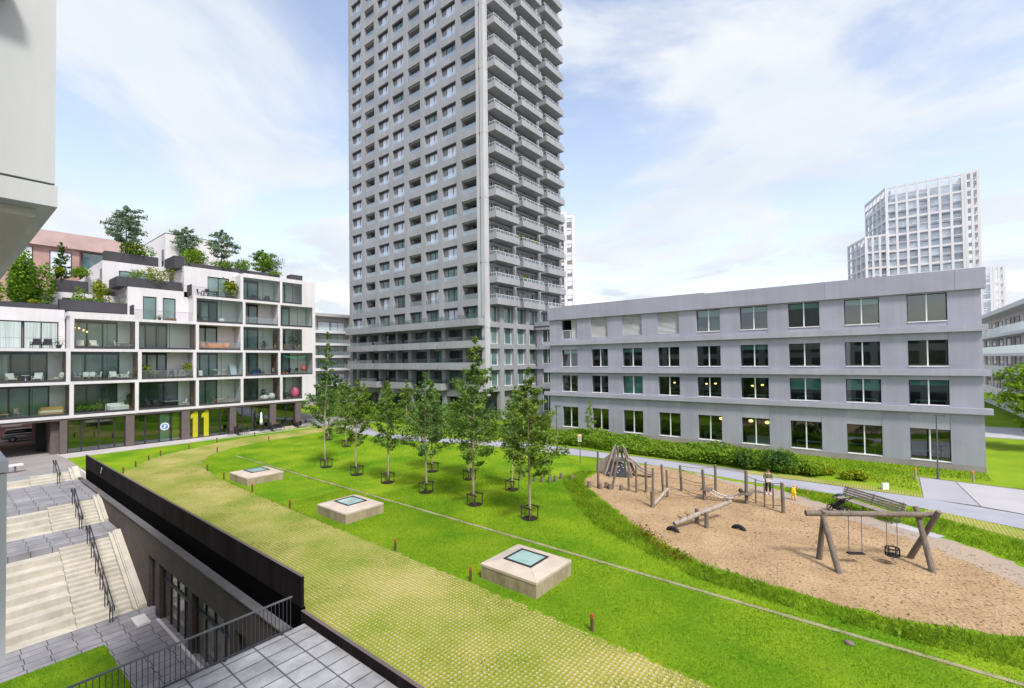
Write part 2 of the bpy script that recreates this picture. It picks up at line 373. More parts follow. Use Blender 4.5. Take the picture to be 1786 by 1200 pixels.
def leafquads(P, size, rng, flat=.35, elong=1.5):
    n = len(P)
    nr = rng.normal(size=(n, 3)); nr[:, 2] = np.abs(nr[:, 2]) + flat; nr /= np.linalg.norm(nr, axis=1)[:, None]
    a = rng.normal(size=(n, 3)); t = np.cross(nr, a); t /= np.linalg.norm(t, axis=1)[:, None]; b = np.cross(nr, t)
    s = (size * rng.uniform(.6, 1.25, n))[:, None] * .5
    q = np.stack([P - t * s * elong, P - b * s * .8 + t * s * .1, P + t * s * elong, P + b * s * .8 + t * s * .1], 1)
    return q.reshape(-1, 3)

def inpoly(P, poly):
    x, y = P[:, 0], P[:, 1]; r = np.zeros(len(P), bool); n = len(poly); j = n - 1
    for i in range(n):
        xi, yi = poly[i]; xj, yj = poly[j]
        c = ((yi > y) != (yj > y)) & (x < (xj - xi) * (y - yi) / (yj - yi + 1e-12) + xi)
        r ^= c; j = i
    return r

def scatter(poly, n, rng, holes=()):
    a = np.array(poly); lo = a.min(0); hi = a.max(0)
    P = rng.uniform(lo, hi, (n, 2)); k = inpoly(P, poly)
    for h in holes: k &= ~inpoly(P, h)
    return P[k]

def blades(P, h, w, rng, z=0., lean=.5):
    n = len(P); d = np.sqrt((P ** 2).sum(1))
    ang = rng.uniform(0, 2 * np.pi, n); hh = h * rng.uniform(.5, 1.3, n); ww = w * rng.uniform(.7, 1.3, n)
    c, s = np.cos(ang), np.sin(ang); l = rng.normal(size=(n, 2)) * lean * hh[:, None]
    zz = z if np.isscalar(z) else z
    v0 = np.stack([P[:, 0] - c * ww, P[:, 1] - s * ww, np.zeros(n) + zz], 1); v1 = np.stack([P[:, 0] + c * ww, P[:, 1] + s * ww, np.zeros(n) + zz], 1)
    v2 = np.stack([P[:, 0] + l[:, 0], P[:, 1] + l[:, 1], hh + zz], 1)
    return np.stack([v0, v1, v2], 1).reshape(-1, 3)

# ------------------------------------------------------------------ vegetation generators
def tree(label, x, y, z, h, clear, wid, seed, nl, ls, leaf='leaf_tree', bark='bark', tr=.06, shape='spire', group=None, name='young_tree', cat='tree', nb=36, asc=.45):
    rng = np.random.default_rng(seed); rd = random.Random(seed)
    t = thing(name, label, cat, (x, y, z), group)
    mb = MB(); pts = []; rs = []
    wx = rd.uniform(-.09, .09); wy = rd.uniform(-.09, .09)
    K = 9
    for k in range(K + 1):
        f = k / K; pts.append((x + wx * math.sin(f * 5) * h * .15, y + wy * math.sin(f * 4 + 1) * h * .15, z + f * h * .96)); rs.append(tr * (1 - f) ** .8 + .008)
    mb.tube(pts, rs, 8)
    def trunk_at(zz):
        f = max(0, min(1, (zz) / (h * .96))); i = min(int(f * K), K - 1); g = f * K - i
        a, b = Vector(pts[i]), Vector(pts[i + 1]); return a.lerp(b, g)
    P = []
    for k in range(nb):
        f = ((k + rd.random()) / nb)
        zz = clear + f * (h * .97 - clear)
        if shape == 'spire': prof = wid * min(1, .55 + f * 3) * (1 - f) ** .85 + .12
        elif shape == 'column': prof = wid * min(1, .5 + f * 3) * (1 - f) ** .4 + .06
        else: prof = wid * math.sqrt(max(.05, 1 - (2 * f - .95) ** 2))
        L = prof * rd.uniform(.55, 1.25); az = k * 2.39996 + rd.uniform(-.5, .5)
        up = asc * (1.3 if shape == 'spire' else 1) * rd.uniform(.5, 1.4) if shape != 'round' else rd.uniform(-.05, .45)
        b0 = trunk_at(zz); d = Vector((math.cos(az), math.sin(az), 0))
        p1 = b0 + d * L * .5 + Vector((0, 0, up * L * .45)); p2 = b0 + d * L + Vector((0, 0, up * L * 1.0 - .08 * L))
        if zz > h * .93: p1 = b0.lerp(Vector((b0.x, b0.y, z + h)), .5); p2 = Vector((b0.x, b0.y, z + h))
        mb.tube([b0, p1, p2], [tr * .32 * (1 - f * .6) + .004, tr * .18 * (1 - f * .6) + .004, .004], 5, False)
        m = max(6, int(nl * (L + .25) / (nb * (wid * .62 + .25))))
        s = rng.uniform(.22, 1.03, m) ** .8
        A, B, Cc = np.array(b0), np.array(p1), np.array(p2)
        q = ((1 - s) ** 2)[:, None] * A + (2 * s * (1 - s))[:, None] * B + (s ** 2)[:, None] * Cc
        q += rng.normal(size=(m, 3)) * (np.array([.13, .13, .10]) * (.35 + .55 * L))
        P.append(q)
    P = np.concatenate(P)
    mb.build('trunk', bark, t, True)
    npmesh('crown', leafquads(P, ls, rng), 4, leaf, t)
    return t

def shrub(label, x, y, z, r, h, seed, nl, ls, leaf='leaf_hedge', group=None, name='shrub', cat='shrub', lobes=6, ry=None):
    rng = np.random.default_rng(seed); rd = random.Random(seed); ry = ry or r
    t = thing(name, label, cat, (x, y, z), group)
    P = []; mb = MB()
    for k in range(lobes):
        a = k * 2.4 + rd.random(); q = rd.uniform(.15, .75) if k else 0
        c = np.array([x + math.cos(a) * r * q, y + math.sin(a) * ry * q, z + h * rd.uniform(.42, .72)]); rr = rd.uniform(.38, .6)
        m = nl // lobes
        d = rng.normal(size=(m, 3)); d /= np.linalg.norm(d, axis=1)[:, None]; d *= (rng.uniform(.25, 1.1, m) ** .45)[:, None]
        p = c + d * np.array([r * rr, ry * rr, h * .42]); p[:, 2] = np.maximum(p[:, 2], z + .02); P.append(p)
        mb.tube([(x, y, z), ((x + c[0]) / 2, (y + c[1]) / 2, z + h * .3), tuple(c)], [.03, .02, .008], 5, False)
    mb.build('stems', 'bark_dark', t)
    npmesh('foliage', leafquads(np.concatenate(P), ls, rng), 4, leaf, t)
    return t

# ------------------------------------------------------------------ camera, light, sky
cam_d = bpy.data.cameras.new('camera'); cam = bpy.data.objects.new('camera', cam_d); COL.objects.link(cam); S.camera = cam
cam_d.sensor_width = 36; cam_d.lens = 36 * 808 / 1786; cam_d.shift_y = 14 / 1786; cam_d.clip_end = 5000; cam_d.clip_start = .05
VA = 1013 / 808.; nn = math.hypot(1, VA)
rt = Vector((VA / nn, 1 / nn, 0)); fw0 = Vector((-1 / nn, VA / nn, 0)); pit = 15 / 808
fw = fw0 * math.cos(pit) + Vector((0, 0, 1)) * math.sin(pit); up = rt.cross(fw)
ro = .0115
cx_ = rt * math.cos(ro) - up * math.sin(ro); cy_ = rt * math.sin(ro) + up * math.cos(ro)
mw = Matrix((cx_, cy_, -fw)).transposed().to_4x4(); mw.translation = (0, 0, 9.0)
cam.matrix_world = mw

SUN_EL, SUN_AZ = R(52), R(-28)      # azimuth of the sun, from +x towards +y
sd = Vector((math.cos(SUN_EL) * math.cos(SUN_AZ), math.cos(SUN_EL) * math.sin(SUN_AZ), math.sin(SUN_EL)))
sl = bpy.data.lights.new('sun', 'SUN'); sl.energy = 2.3; sl.angle = R(9); sl.color = (1, .975, .945)
so = bpy.data.objects.new('sun', sl); COL.objects.link(so); so.rotation_euler = sd.to_track_quat('Z', 'Y').to_euler(); so.location = (20, -20, 120)

w = bpy.data.worlds.new('World'); S.world = w; w.use_nodes = True
nt = w.node_tree; N = nt.nodes; L = nt.links; N.clear()
wo = N.new('ShaderNodeOutputWorld'); bg = N.new('ShaderNodeBackground'); bg.inputs[1].default_value = .1; L.new(bg.outputs[0], wo.inputs[0])
sky = N.new('ShaderNodeTexSky'); sky.sky_type = 'NISHITA'; sky.sun_disc = False; sky.sun_elevation = SUN_EL; sky.sun_rotation = math.pi / 2 - SUN_AZ
sky.dust_density = 2.; sky.ozone_density = 2.
tc = N.new('ShaderNodeTexCoord'); sp = N.new('ShaderNodeSeparateXYZ'); L.new(tc.outputs['Generated'], sp.inputs[0])
def math_(op, a, b=None, c=None):
    m = N.new('ShaderNodeMath'); m.operation = op
    for i, q in enumerate((a, b, c)):
        if q is None: continue
        if isinstance(q, (int, float)): m.inputs[i].default_value = q
        else: L.new(q, m.inputs[i])
    return m.outputs[0]
zz = math_('MAXIMUM', sp.outputs[2], 0.0); den = math_('ADD', zz, .16)
px = math_('DIVIDE', sp.outputs[0], den); py = math_('DIVIDE', sp.outputs[1], den)
cb = N.new('ShaderNodeCombineXYZ'); L.new(px, cb.inputs[0]); L.new(py, cb.inputs[1])
mp = N.new('ShaderNodeMapping'); mp.inputs['Rotation'].default_value = (0, 0, R(35)); mp.inputs['Scale'].default_value = (.72, .9, 1); mp.inputs['Location'].default_value = (3.1, 1.7, 0)
L.new(cb.outputs[0], mp.inputs[0])
n1 = N.new('ShaderNodeTexNoise'); n1.inputs['Scale'].default_value = 1.6; n1.inputs['Detail'].default_value = 8; n1.inputs['Roughness'].default_value = .56; n1.inputs['Distortion'].default_value = .5
L.new(mp.outputs[0], n1.inputs['Vector'])
cr = N.new('ShaderNodeValToRGB'); cr.color_ramp.elements[0].position = .43; cr.color_ramp.elements[1].position = .62; cr.color_ramp.interpolation = 'EASE'
L.new(n1.outputs['Fac'], cr.inputs[0])
# more cloud towards the horizon
hz = N.new('ShaderNodeMapRange'); hz.inputs[1].default_value = .0; hz.inputs[2].default_value = .5; hz.inputs[3].default_value = .42; hz.inputs[4].default_value = 0
L.new(zz, hz.inputs[0])
mask = N.new('ShaderNodeMath'); mask.operation = 'ADD'; mask.use_clamp = True; L.new(cr.outputs[0], mask.inputs[0]); L.new(hz.outputs[0], mask.inputs[1])
mask2 = math_('MULTIPLY_ADD', mask.outputs[0], .90, .10)
n2 = N.new('ShaderNodeTexNoise'); n2.inputs['Scale'].default_value = 2.3; n2.inputs['Detail'].default_value = 5; L.new(mp.outputs[0], n2.inputs['Vector'])
cc = N.new('ShaderNodeValToRGB'); cc.color_ramp.elements[0].position = .3; cc.color_ramp.elements[1].position = .7
cc.color_ramp.elements[0].color = (4.5, 4.95, 5.6, 1); cc.color_ramp.elements[1].color = (5.6, 5.8, 6.0, 1); L.new(n2.outputs['Fac'], cc.inputs[0])
blue = N.new('ShaderNodeMix'); blue.data_type = 'RGBA'; blue.blend_type = 'MULTIPLY'; blue.inputs[0].default_value = 1; blue.inputs[7].default_value = (2.45, 2.05, 1.8, 1)
L.new(sky.outputs[0], blue.inputs[6])
mixs = N.new('ShaderNodeMix'); mixs.data_type = 'RGBA'; L.new(mask2, mixs.inputs[0]); L.new(blue.outputs[2], mixs.inputs[6]); L.new(cc.outputs[0], mixs.inputs[7])
L.new(mixs.outputs[2], bg.inputs[0])
S.view_settings.view_transform = 'Standard'; S.view_settings.look = 'None'; S.view_settings.exposure = 0.75; S.view_settings.gamma = 1

# ------------------------------------------------------------------ ground and setting
def struct(name, poly, z, m):
    return tag(MB().sheet(poly, z).build(name, m, loc=(0, 0, 0)), kind='structure')
WY = 8.15            # plane of the long steel wall
g = MB()
g.sheet([(-900, WY + .06), (900, WY + .06), (900, 1400), (-900, 1400)], -.01); g.sheet([(-900, -300), (-55.4, -300), (-55.4, WY), (-900, WY)], -.01); g.sheet([(-15.8, -300), (900, -300), (900, WY + .05), (-15.8, WY + .05)], -.01)
tag(g.build('ground', 'ground', loc=(0, 0, 0)), kind='structure')
struct('street', [(-100, -12), (-55.4, -12), (-55.4, WY + .01), (-52.4, 8.3), (-62.3, 11), (-62.3, 12), (-100, 12)], -.004, 'street')
struct('pavement', [(-65.9, 8.0), (-61.6, 8.3), (-62.2, 12), (-64.1, 33.2), (-72, 37.5), (-72, 33.2), (-65.9, 33.2)], 0.0, 'pave')
outer = [(-52.2, 8.35), (-49.4, 8.35), (-49.4, 9.8), (-51.6, 11.1), (-54.0, 12.6), (-55.8, 14), (-57.5, 17), (-59.6, 20.5), (-60.6, 25), (-60.6, 30), (-61.4, 35)]
inner = [(-57.5, 35), (-56.6, 29.7), (-56.0, 24), (-54.6, 20.2), (-51.8, 17.1), (-47.5, 15.0), (-40.7, 14.2), (-34.4, 14), (-23.4, 13.8), (-12.8, 13.7), (-3.8, 13.4), (4, 13.2), (30, 12.5)]
def ragged(line, step=.3, amp=.13, seed=1):
    rr_ = random.Random(seed); out = []
    for (x0, y0), (x1, y1) in zip(line[:-1], line[1:]):
        n = max(1, int(math.hypot(x1 - x0, y1 - y0) / step)); L_ = math.hypot(x1 - x0, y1 - y0) + 1e-6
        for i in range(n):
            q = max(-1.4, min(1.4, rr_.gauss(0, 1))) * amp * .6 + amp * math.sin((x0 + i) * 1.7) * .6; f = i / n; out.append((x0 + (x1 - x0) * f - (y1 - y0) / L_ * q, y0 + (y1 - y0) * f + (x1 - x0) / L_ * q))
    return out + [line[-1]]
lawn_poly = [(-62.2, 8.3), (30, 8.3), (30, 33), (8, 36), (1.5, 37.2), (-8, 37.6), (-18.5, 38.6), (-25.3, 38), (-34, 37.2), (-43, 34.3), (-51.5, 34), (-60, 36.5), (-64.0, 33.2), (-62.2, 12)]
struct('lawn', lawn_poly, .002, 'grass')
grid_poly = outer[:1] + ragged(outer[1:], .3, .08, 2) + ragged(inner, .17, .075, 3) + [(30, 8.26)]
struct('paver_road', grid_poly, .006, 'grid')
sand_poly = [(-16.9, 29.4), (-17.6, 31), (-17.9, 33), (-17.6, 35), (-16.9, 37.4), (-14.8, 38.2), (-12, 37.2), (-9, 36.0), (-6.5, 35.3), (-4.4, 33.9), (-2.6, 33.2), (-.4, 32.0), (1.5, 31), (3.3, 29.3), (5, 27), (8, 23.6), (8, 22.9), (4, 22.0), (2.2, 21.3), (.2, 20.7), (-1.8, 20.6), (-3.9, 20.9), (-6.2, 21.1), (-8.4, 22.3), (-11, 24.2), (-13.5, 26.4), (-15.6, 28.3)]
struct('woodchip_ground', ragged(sand_poly + sand_poly[:1], .3, .10, 4)[:-1], .012, 'sand')
dirt_poly = [(-13, 38.0), (-9, 36.6), (-6, 36.1), (-4.2, 35.1), (-2.4, 33.9), (0, 32.6), (2.2, 31.2), (4.2, 29.3), (6.2, 27), (9, 23.8), (8, 22.9), (5.2, 25.0), (3.2, 27.6), (1, 29.9), (-1, 31.3), (-3.4, 32.6), (-5, 33.6), (-8, 35.2), (-11, 36.8)]
struct('dirt_path', ragged(dirt_poly + dirt_poly[:1], .25, .16, 5)[:-1], .016, 'dirt')
struct('path', [(-72.6, 38.3), (-51.5, 35.9), (-43, 36.3), (-34, 39.2), (-27.3, 40.5), (-14, 40.4), (-8.5, 39.6), (1.9, 39.2), (8, 37.9), (30, 33), (30, 28.5), (5.5, 35.2), (1.5, 36.6), (-1.3, 37), (-7.9, 37.1), (-13.3, 38.0), (-18.5, 38.4), (-25.3, 37.6), (-34, 36.8), (-43, 33.9), (-51.5, 33.6), (-60, 36.2), (-72.6, 36.6)], .020, 'path')
struct('paver_strip', [(-8.6, 39.65), (-3, 39.6), (1.95, 39.25), (1.95, 40.4), (-3, 40.9), (-8.6, 40.8)], .014, 'grid')
struct('paver_strip', [(2.0, 36.5), (5.5, 35.1), (30, 28.4), (30, 25.5), (6.6, 32.2), (3.4, 34.2), (1.6, 35.6)], .018, 'grid')
struct('concrete_apron', [(2.0, 45.6), (3.9, 45.5), (4.4, 39.0), (1.9, 39.1)], .024, 'slab')
struct('concrete_apron', [(3.95, 45.5), (30, 43), (30, 33.2), (8, 37.95), (4.45, 38.95)], .024, 'slab2')
struct('office_lawn', [(-34, 40.9), (-8.6, 40.9), (1.9, 40.5), (1.9, 46), (30, 44), (60, 72), (6, 72), (-34, 52), (-48, 48), (-60, 43.5), (-60, 40), (-51.5, 36.2), (-43, 36.8), (-34, 39.6)], .003, 'grass_far')
struct('road', [(4, 72), (80, 78), (80, 90), (4, 82.5)], .006, 'slab2')
struct('office_lawn', [(4, 82.6), (80, 90.2), (80, 140), (4, 140)], .006, 'grass_far')
struct('planting_bed', [(-95, 41), (-60, 43.6), (-48, 48.2), (-34, 52.2), (-34, 62), (-95, 62)], .004, 'grass_far')
k = MB(); k.box(-49.5, 30, 18.52, 18.70, -.05, .035)
tag(k.build('lawn_kerb', 'kerb', loc=(0, 0, 0)), kind='structure')
k = MB(); k.box(-62.35, -62.2, 11.5, 33, -.05, .06); tag(k.build('pavement_kerb', 'pave', loc=(0, 0, 0)), kind='structure')

# sunken court: floor, landings, grass patch, terrace
CZ = -4.95
struct('court_floor', [(-34.2, -12), (-15.9, -12), (-15.9, 8.4), (-34.2, 8.4)], CZ, 'tile2')
struct('court_lawn', [(-30.6, -12), (-19, -12), (-19, 5.55), (-30.6, 5.5)], CZ + .02, 'court_grass')
t_ = MB(); t_.box(-15.78, 40, -12, 8.08, -.3, .0); tag(t_.build('terrace', 'tile', loc=(0, 0, 0)), kind='structure')
t_ = MB(); t_.box(-15.85, -15.60, -12, 7.9, -5, -.31); tag(t_.build('terrace_edge_wall', 'far_grey', loc=(0, 0, 0)), kind='structure')
t_ = MB(); t_.box(-53.9, -45.6, -12, 8.1, -1.2, -.7); tag(t_.build('stair_landing', 'tile2', loc=(0, 0, 0)), kind='structure')
t_ = MB(); t_.box(-43.0, -39.6, -12, 8.1, -2.6, -2.0); tag(t_.build('stair_landing', 'tile2', loc=(0, 0, 0)), kind='structure')

def stair(name, label, xt, xb, zt, zb, nr, big, y_hi, ysplit):
    """stair descending along +x; wide bleacher steps at low y, small steps at high y, sloped cheek with a cycle groove by the wall"""
    t = thing(name, label, 'stair', (xb, ysplit, zb))
    a = MB(); run = (xb - xt) / nr; rise = (zt - zb) / nr
    for i in range(nr):
        a.box(xt + i * run, xt + (i + 1) * run, ysplit, y_hi - .62, zb - .35, zt - (i + 1) * rise + .012)
    a.build('steps', 'stair', t)
    b = MB(); nb = max(1, nr // big); run = (xb - xt) / nb; rise = (zt - zb) / nb
    for i in range(nb):
        b.box(xt + i * run, xt + (i + 1) * run, -12, ysplit - .015, zb - .35, zt - (i + 1) * rise + .012)
    b.build('bleacher_step', 'stair', t)
    c = MB()
    def ramp(y0, y1, up, dn=.3):
        c.add([(xt, y0, zt + up), (xb, y0, zb + up), (xb, y1, zb + up), (xt, y1, zt + up), (xt, y0, zt - dn), (xb, y0, zb - dn), (xb, y1, zb - dn), (xt, y1, zt - dn)],
              [(0, 1, 2, 3), (7, 6, 5, 4), (0, 4, 5, 1), (1, 5, 6, 2), (2, 6, 7, 3), (3, 7, 4, 0)])
    ramp(y_hi - .61, y_hi - .54, .16); ramp(y_hi - .53, y_hi - .42, .03); ramp(y_hi - .41, y_hi - .34, .16); ramp(y_hi - .33, y_hi, .2)
    c.build('cheek', 'stair', t)
    return t
stair('court_stair', 'long cream concrete stair with wide bleacher steps dropping to the courtyard', -39.6, -33.5, -2.0, CZ, 17, 2, 7.88, 4.95)
stair('court_stair', 'short cream stair between the two grey landings, brown stain near its handrail', -45.6, -43.0, -.7, -2.0, 8, 2, 8.1, 5.1)
stair('court_stair', 'lowest-rise cream stair at street level beside the end of the black wall', -55.4, -53.9, 0, -.7, 4, 2, 8.1, 5.1)
for xt, xb, zt, zb, y, lb in ((-38.9, -33.0, -2.0, CZ, 6.2, 'long dark double handrail on the large lower stair'), (-44.9, -42.4, -.7, -2.0, 6.35, 'dark double handrail on the middle stair between landings'), (-55.0, -53.2, 0, -.7, 6.6, 'short dark handrail at the top stair by the street')):
    t = thing('handrail', lb, 'handrail', (xb, y, zb), 'handrails on the court stairs')
    n = max(2, int((xb - xt) / 1.15) + 1)
    for i in range(n):
        f = i / (n - 1); x = xt + (xb - xt) * f; z = zt + (zb - zt) * f
        m_ = MB(); m_.cyl(x, y - .06, z - .1, z + .95, .028, n=8); m_.cyl(x, y + .06, z - .1, z + .95, .028, n=8); m_.build('post', 'rail_steel', t)
    for dy in (-.07, .07):
        m_ = MB(); m_.tube([(xt - .25, y + dy, zt + .72), (xt - .25, y + dy, zt + .98), (xt, y + dy, zt + .98), (xb, y + dy, zb + .98), (xb + .3, y + dy, zb + .95), (xb + .3, y + dy, zb + .68)], .03, 7); m_.build('rail', 'rail_steel', t, True)

# dark brick pavilion wall facing the court
bt = thing('courtyard_wall', 'dark brown brick wall with tall glazed doors facing the sunken courtyard', 'building wall', (-16, 7.9, CZ))
ops = [(-33.3, -31.95), (-31.25, -26.75), (-26.2, -21.6), (-21.1, -16.6)]
a = MB(); xs = [-55.3] + [q for o_ in ops for q in o_] + [-15.62]
DT = -1.95
for i in range(0, len(xs), 2): a.box(xs[i], xs[i + 1], 7.9, 8.3, -5.2, DT if i else DT)
a.box(-55.3, -15.62, 7.897, 8.3, DT, -.56)
a.build('wall', 'brown_brick', bt)
for x0, x1 in ops:
    f = MB(); n = 2 if x1 - x0 < 2 else 4
    for i in range(n + 1):
        xx = x0 + (x1 - x0) * i / n; xx = min(max(xx, x0 + .05), x1 - .05); f.box(xx - .05, xx + .05, 8.1, 8.2, CZ, DT)
    f.box(x0, x1, 8.105, 8.195, DT - .1, DT - .002); f.box(x0, x1, 8.105, 8.195, CZ + 2.05, CZ + 2.2)
    d = f.build('glazed_door', 'dark_frame', bt)
    MB().quad((x0, 8.16, CZ), (x1, 8.16, CZ), (x1, 8.16, DT), (x0, 8.16, DT)).build('pane', 'win_door', d)
MB().box(-31.3, -21.5, 7.76, 7.898, CZ + .021, CZ + .05).build('threshold', 'white_side', bt)
MB().box(-52.3, -15.62, 7.8, WY + .011, -.555, -.502).build('coping', 'ledge', bt)
tag(MB().box(-32.4, -31.1, 6.9, 7.5, CZ + .02, CZ + .12).build('doormat_slab', 'white_side'), 'pale low slab lying on the court floor in front of the first door', 'slab')

# long black steel wall and the low parapet
t = thing('steel_wall', 'long black steel parapet wall between the grass roof and the sunken courtyard', 'wall', (-34, WY, -.5))
a = MB(); nx = 13
for i in range(nx):
    x0 = -52.45 + (36.4 / nx) * i; a.box(x0, x0 + 36.4 / nx - .006, WY, WY + .09, .42, 1.5)
a.build('plate', 'black_steel', t)
MB().box(-52.45, -16.05, WY + .012, WY + .13, -.5, .418).build('flashing', 'bitumen', t)
MB().box(-52.45, -16.05, WY - .008, WY + .098, 1.502, 1.516).build('top_edge', 'pier', t)
tag(MB().box(-55.39, -52.46, 8.12, 8.3, -1.2, -.012).build('retaining_edge', 'white_side'), 'short pale retaining edge beside the top stair, left of the black wall', 'wall')
t = thing('low_parapet', 'low black steel parapet edging the tiled terrace, right of the tall wall', 'wall', (-8, WY, 0))
MB().box(-16.04, 30, WY - .03, WY + .07, -.4, .34).build('plate', 'black_steel', t)
MB().box(-16.04, 30, WY - .04, WY + .08, .342, .354).build('top_edge', 'pier', t)
tag(MB().obox((-46.6, WY - .02, 1.0), .55, .03, .07, ry=R(-52)).build('wall_lamp', 'plastic_white'), 'small white slanted bar fixed to the far end of the black wall', 'fitting')

# terrace railing
t = thing('railing', 'dark metal bar railing along the edge of the tiled terrace over the court', 'railing', (-15.7, 3, 0))
MB().box(-15.745, -15.695, -10, 7.65, 1.10, 1.145).build('handrail', 'steel', t); MB().box(-15.74, -15.70, -10, 7.65, .06, .10).build('bottom_rail', 'rail_steel', t)
a = MB()
y = 7.6
while y > -10:
    a.box(-15.728, -15.712, y - .008, y + .008, .101, 1.089); y -= .125
a.build('bars', 'rail_steel', t)
for y in (7.3, 5.6, 3.9, 2.2, .5): MB().box(-15.76, -15.68, y - .03, y + .03, .0, .059).build('bracket', 'rail_steel', t)

# our own building: bay above left, balcony slab, lower bay
t = thing('white_bay', 'big white panelled bay of the near building hanging at upper left', 'building bay', (-8, -1, 10.5))
MB().box(-16.5, -6.0, -1.5, .71, 10.70, 24).build('panel', 'panel', t); MB().box(-16.5, -5.985, -1.5, .725, 10.48, 10.675).build('base_strip', 'panel', t)
MB().box(-16.4, -6.2, -1.5, .60, 10.40, 10.478).build('soffit', 'soffit', t)
tag(MB().box(-5.98, -5.75, -1.5, .392, 12.25, 12.40).build('balcony_slab', 'soffit'), 'grey underside of a balcony slab at the top left corner', 'balcony slab')
t = thing('white_bay', 'slim white parapet of the lower bay at the far left edge', 'building bay', (-12, -1, 4.7))
MB().box(-16.5, -10, -1.5, .70, 4.68, 7.44).build('panel', 'panel', t); MB().box(-16.5, -9.985, -1.5, .715, 7.46, 7.62).build('coping', 'panel', t)

t = thing('near_building', 'white near building whose balcony the view is taken from', 'building', (5, -9, 0))
MB().box(-4.5, 16, -16, -3.5, 0, 14.5).build('wall', 'panel', t); MB().box(-62, -6.3, -18, -7.0, -5.5, 13.0).build('wing', 'panel', t)
for q in range(5):
    for k in range(13): MB().box(-60 + k * 4.1, -57.2 + k * 4.1, -7.03, -6.96, -4 + q * 3.5, -1.6 + q * 3.5).build('window', 'win_dark', t)
for q in range(4):
    for k in range(6): MB().box(-3.8 + k * 3.3, -1.6 + k * 3.3, -3.52, -3.46, .6 + q * 3.5, 2.9 + q * 3.5).build('window', 'win_dark', t)

# ------------------------------------------------------------------ apartment tower
F0, FH = 4.5, 3.2
TX = [(-78.98, -75.76), (-74.65, -71.62), (-70.58, -67.4), (-66.42, -63.2), (-62.1, -58.93), (-57.98, -54.83), (-53.9, -50.58), (-49.59, -46.39)]
LOGGIA = (1, 4, 7)
TYP = 50.2; TXR = -44.9; NF = 26
tw = thing('apartment_tower', 'tall grey concrete residential tower with a grid of recessed windows and corner balconies', 'tower', (-62, 60, 0))
top = F0 + FH * NF
a = MB(); edges = [-79.96] + [q for o_ in TX for q in o_] + [TXR]
for i in range(0, len(edges), 2):
    a.box(edges[i], edges[i + 1] if i < len(edges) - 2 else -45.75, TYP, TYP + .9, F0 + 3 * FH - .1, top)
for c, (x0, x1) in enumerate(TX):
    for kf in range(3, NF):
        z = F0 + FH * kf; a.box(x0, x1, TYP + .04, TYP + (.54 if c not in LOGGIA else .3), z - .06, z + .98)
a.box(-45.76, -45.603, TYP + .12, TYP + .9, 3.9, top)
a.build('facade_grid', 'tower', tw)
a = MB()
for q in range(-1, 9): a.box(-45.60, TXR, TYP - .03, TYP + 1.0, max(3.9, F0 + 3 * FH * q - .28), min(top, F0 + 3 * FH * (q + 1) - .32))
a.box(-46.37, -45.77, TYP - .012, TYP + .2, F0 + 3 * FH, top)
a.build('corner_pillar', 'tower_light', tw)
a = MB()
for kf in range(3, NF, 3):
    z = F0 + FH * kf - .2; a.box(-45.78, -45.58, TYP - .06, TYP + .11, z - .12, z + .02); a.box(-80.05, -79.965, TYP - .05, TYP + .2, z - .12, z)
a.build('drain_cap', 'dark_frame', tw)
a = MB(); a.cyl(-45.68, TYP + .05, 4, top, .05, n=6); a.build('downpipe', 'steel', tw)
a = MB()
a.box(-79.95, TXR + .02 - .75, 54.0, 71.0, 0, top)
for c, (x0, x1) in enumerate(TX):
    a.box(x0 - .55, x1 + .55, TYP + (.545 if c not in LOGGIA else 2.3), 54.0, F0 + 3 * FH - .1, top)
a.box(-79.94, -45.72, TYP + 1.6, 54, F0 - .1, F0 + 3 * FH + .0)
for kf in range(3, NF):          # loggia floors
    for c in LOGGIA: a.box(TX[c][0] - .01, TX[c][1] + .01, TYP + .3, TYP + 2.4, F0 + FH * kf - .25, F0 + FH * kf)
a.build('inner_wall', 'tower_dark', tw)

win_w = MB(); pane_w = MB(); rail_w = MB(); door_p = MB(); lrail = MB()
def win_geo(f, p, r, x0, x1, z, blind):
    wx0 = x0 + (x1 - x0) * .24; y = TYP + .46
    f.box(wx0, x1 - .05, y - .02, y + .07, z + 2.95, z + 3.08)
    f.box(wx0, wx0 + .09, y, y + .07, z + .9, z + 2.949); f.box(x1 - .14, x1 - .05, y, y + .07, z + .9, z + 2.949)
    xm = wx0 + (x1 - wx0) * .52; f.box(xm - .05, xm + .05, y - .012, y + .07, z + .9, z + 2.949)
    p.quad((wx0 + .09, y + .04, z + .9), (xm - .05, y + .04, z + .9), (xm - .05, y + .04, z + 2.95), (wx0 + .09, y + .04, z + 2.95))
    p.quad((xm + .05, y + .04, z + .9), (x1 - .14, y + .04, z + .9), (x1 - .14, y + .04, z + 2.95), (xm + .05, y + .04, z + 2.95))
    f.box(x0 + .02, x1 - .02, TYP + .28, TYP + .40, z + 2.86, z + 3.10)
    r.quad((x0 + .02, TYP + .12, z + .981), (x1 - .02, TYP + .12, z + .981), (x1 - .02, TYP + .12, z + 1.62), (x0 + .02, TYP + .12, z + 1.62))
cnt = 0; fs, ps, rs_ = MB(), MB(), MB()
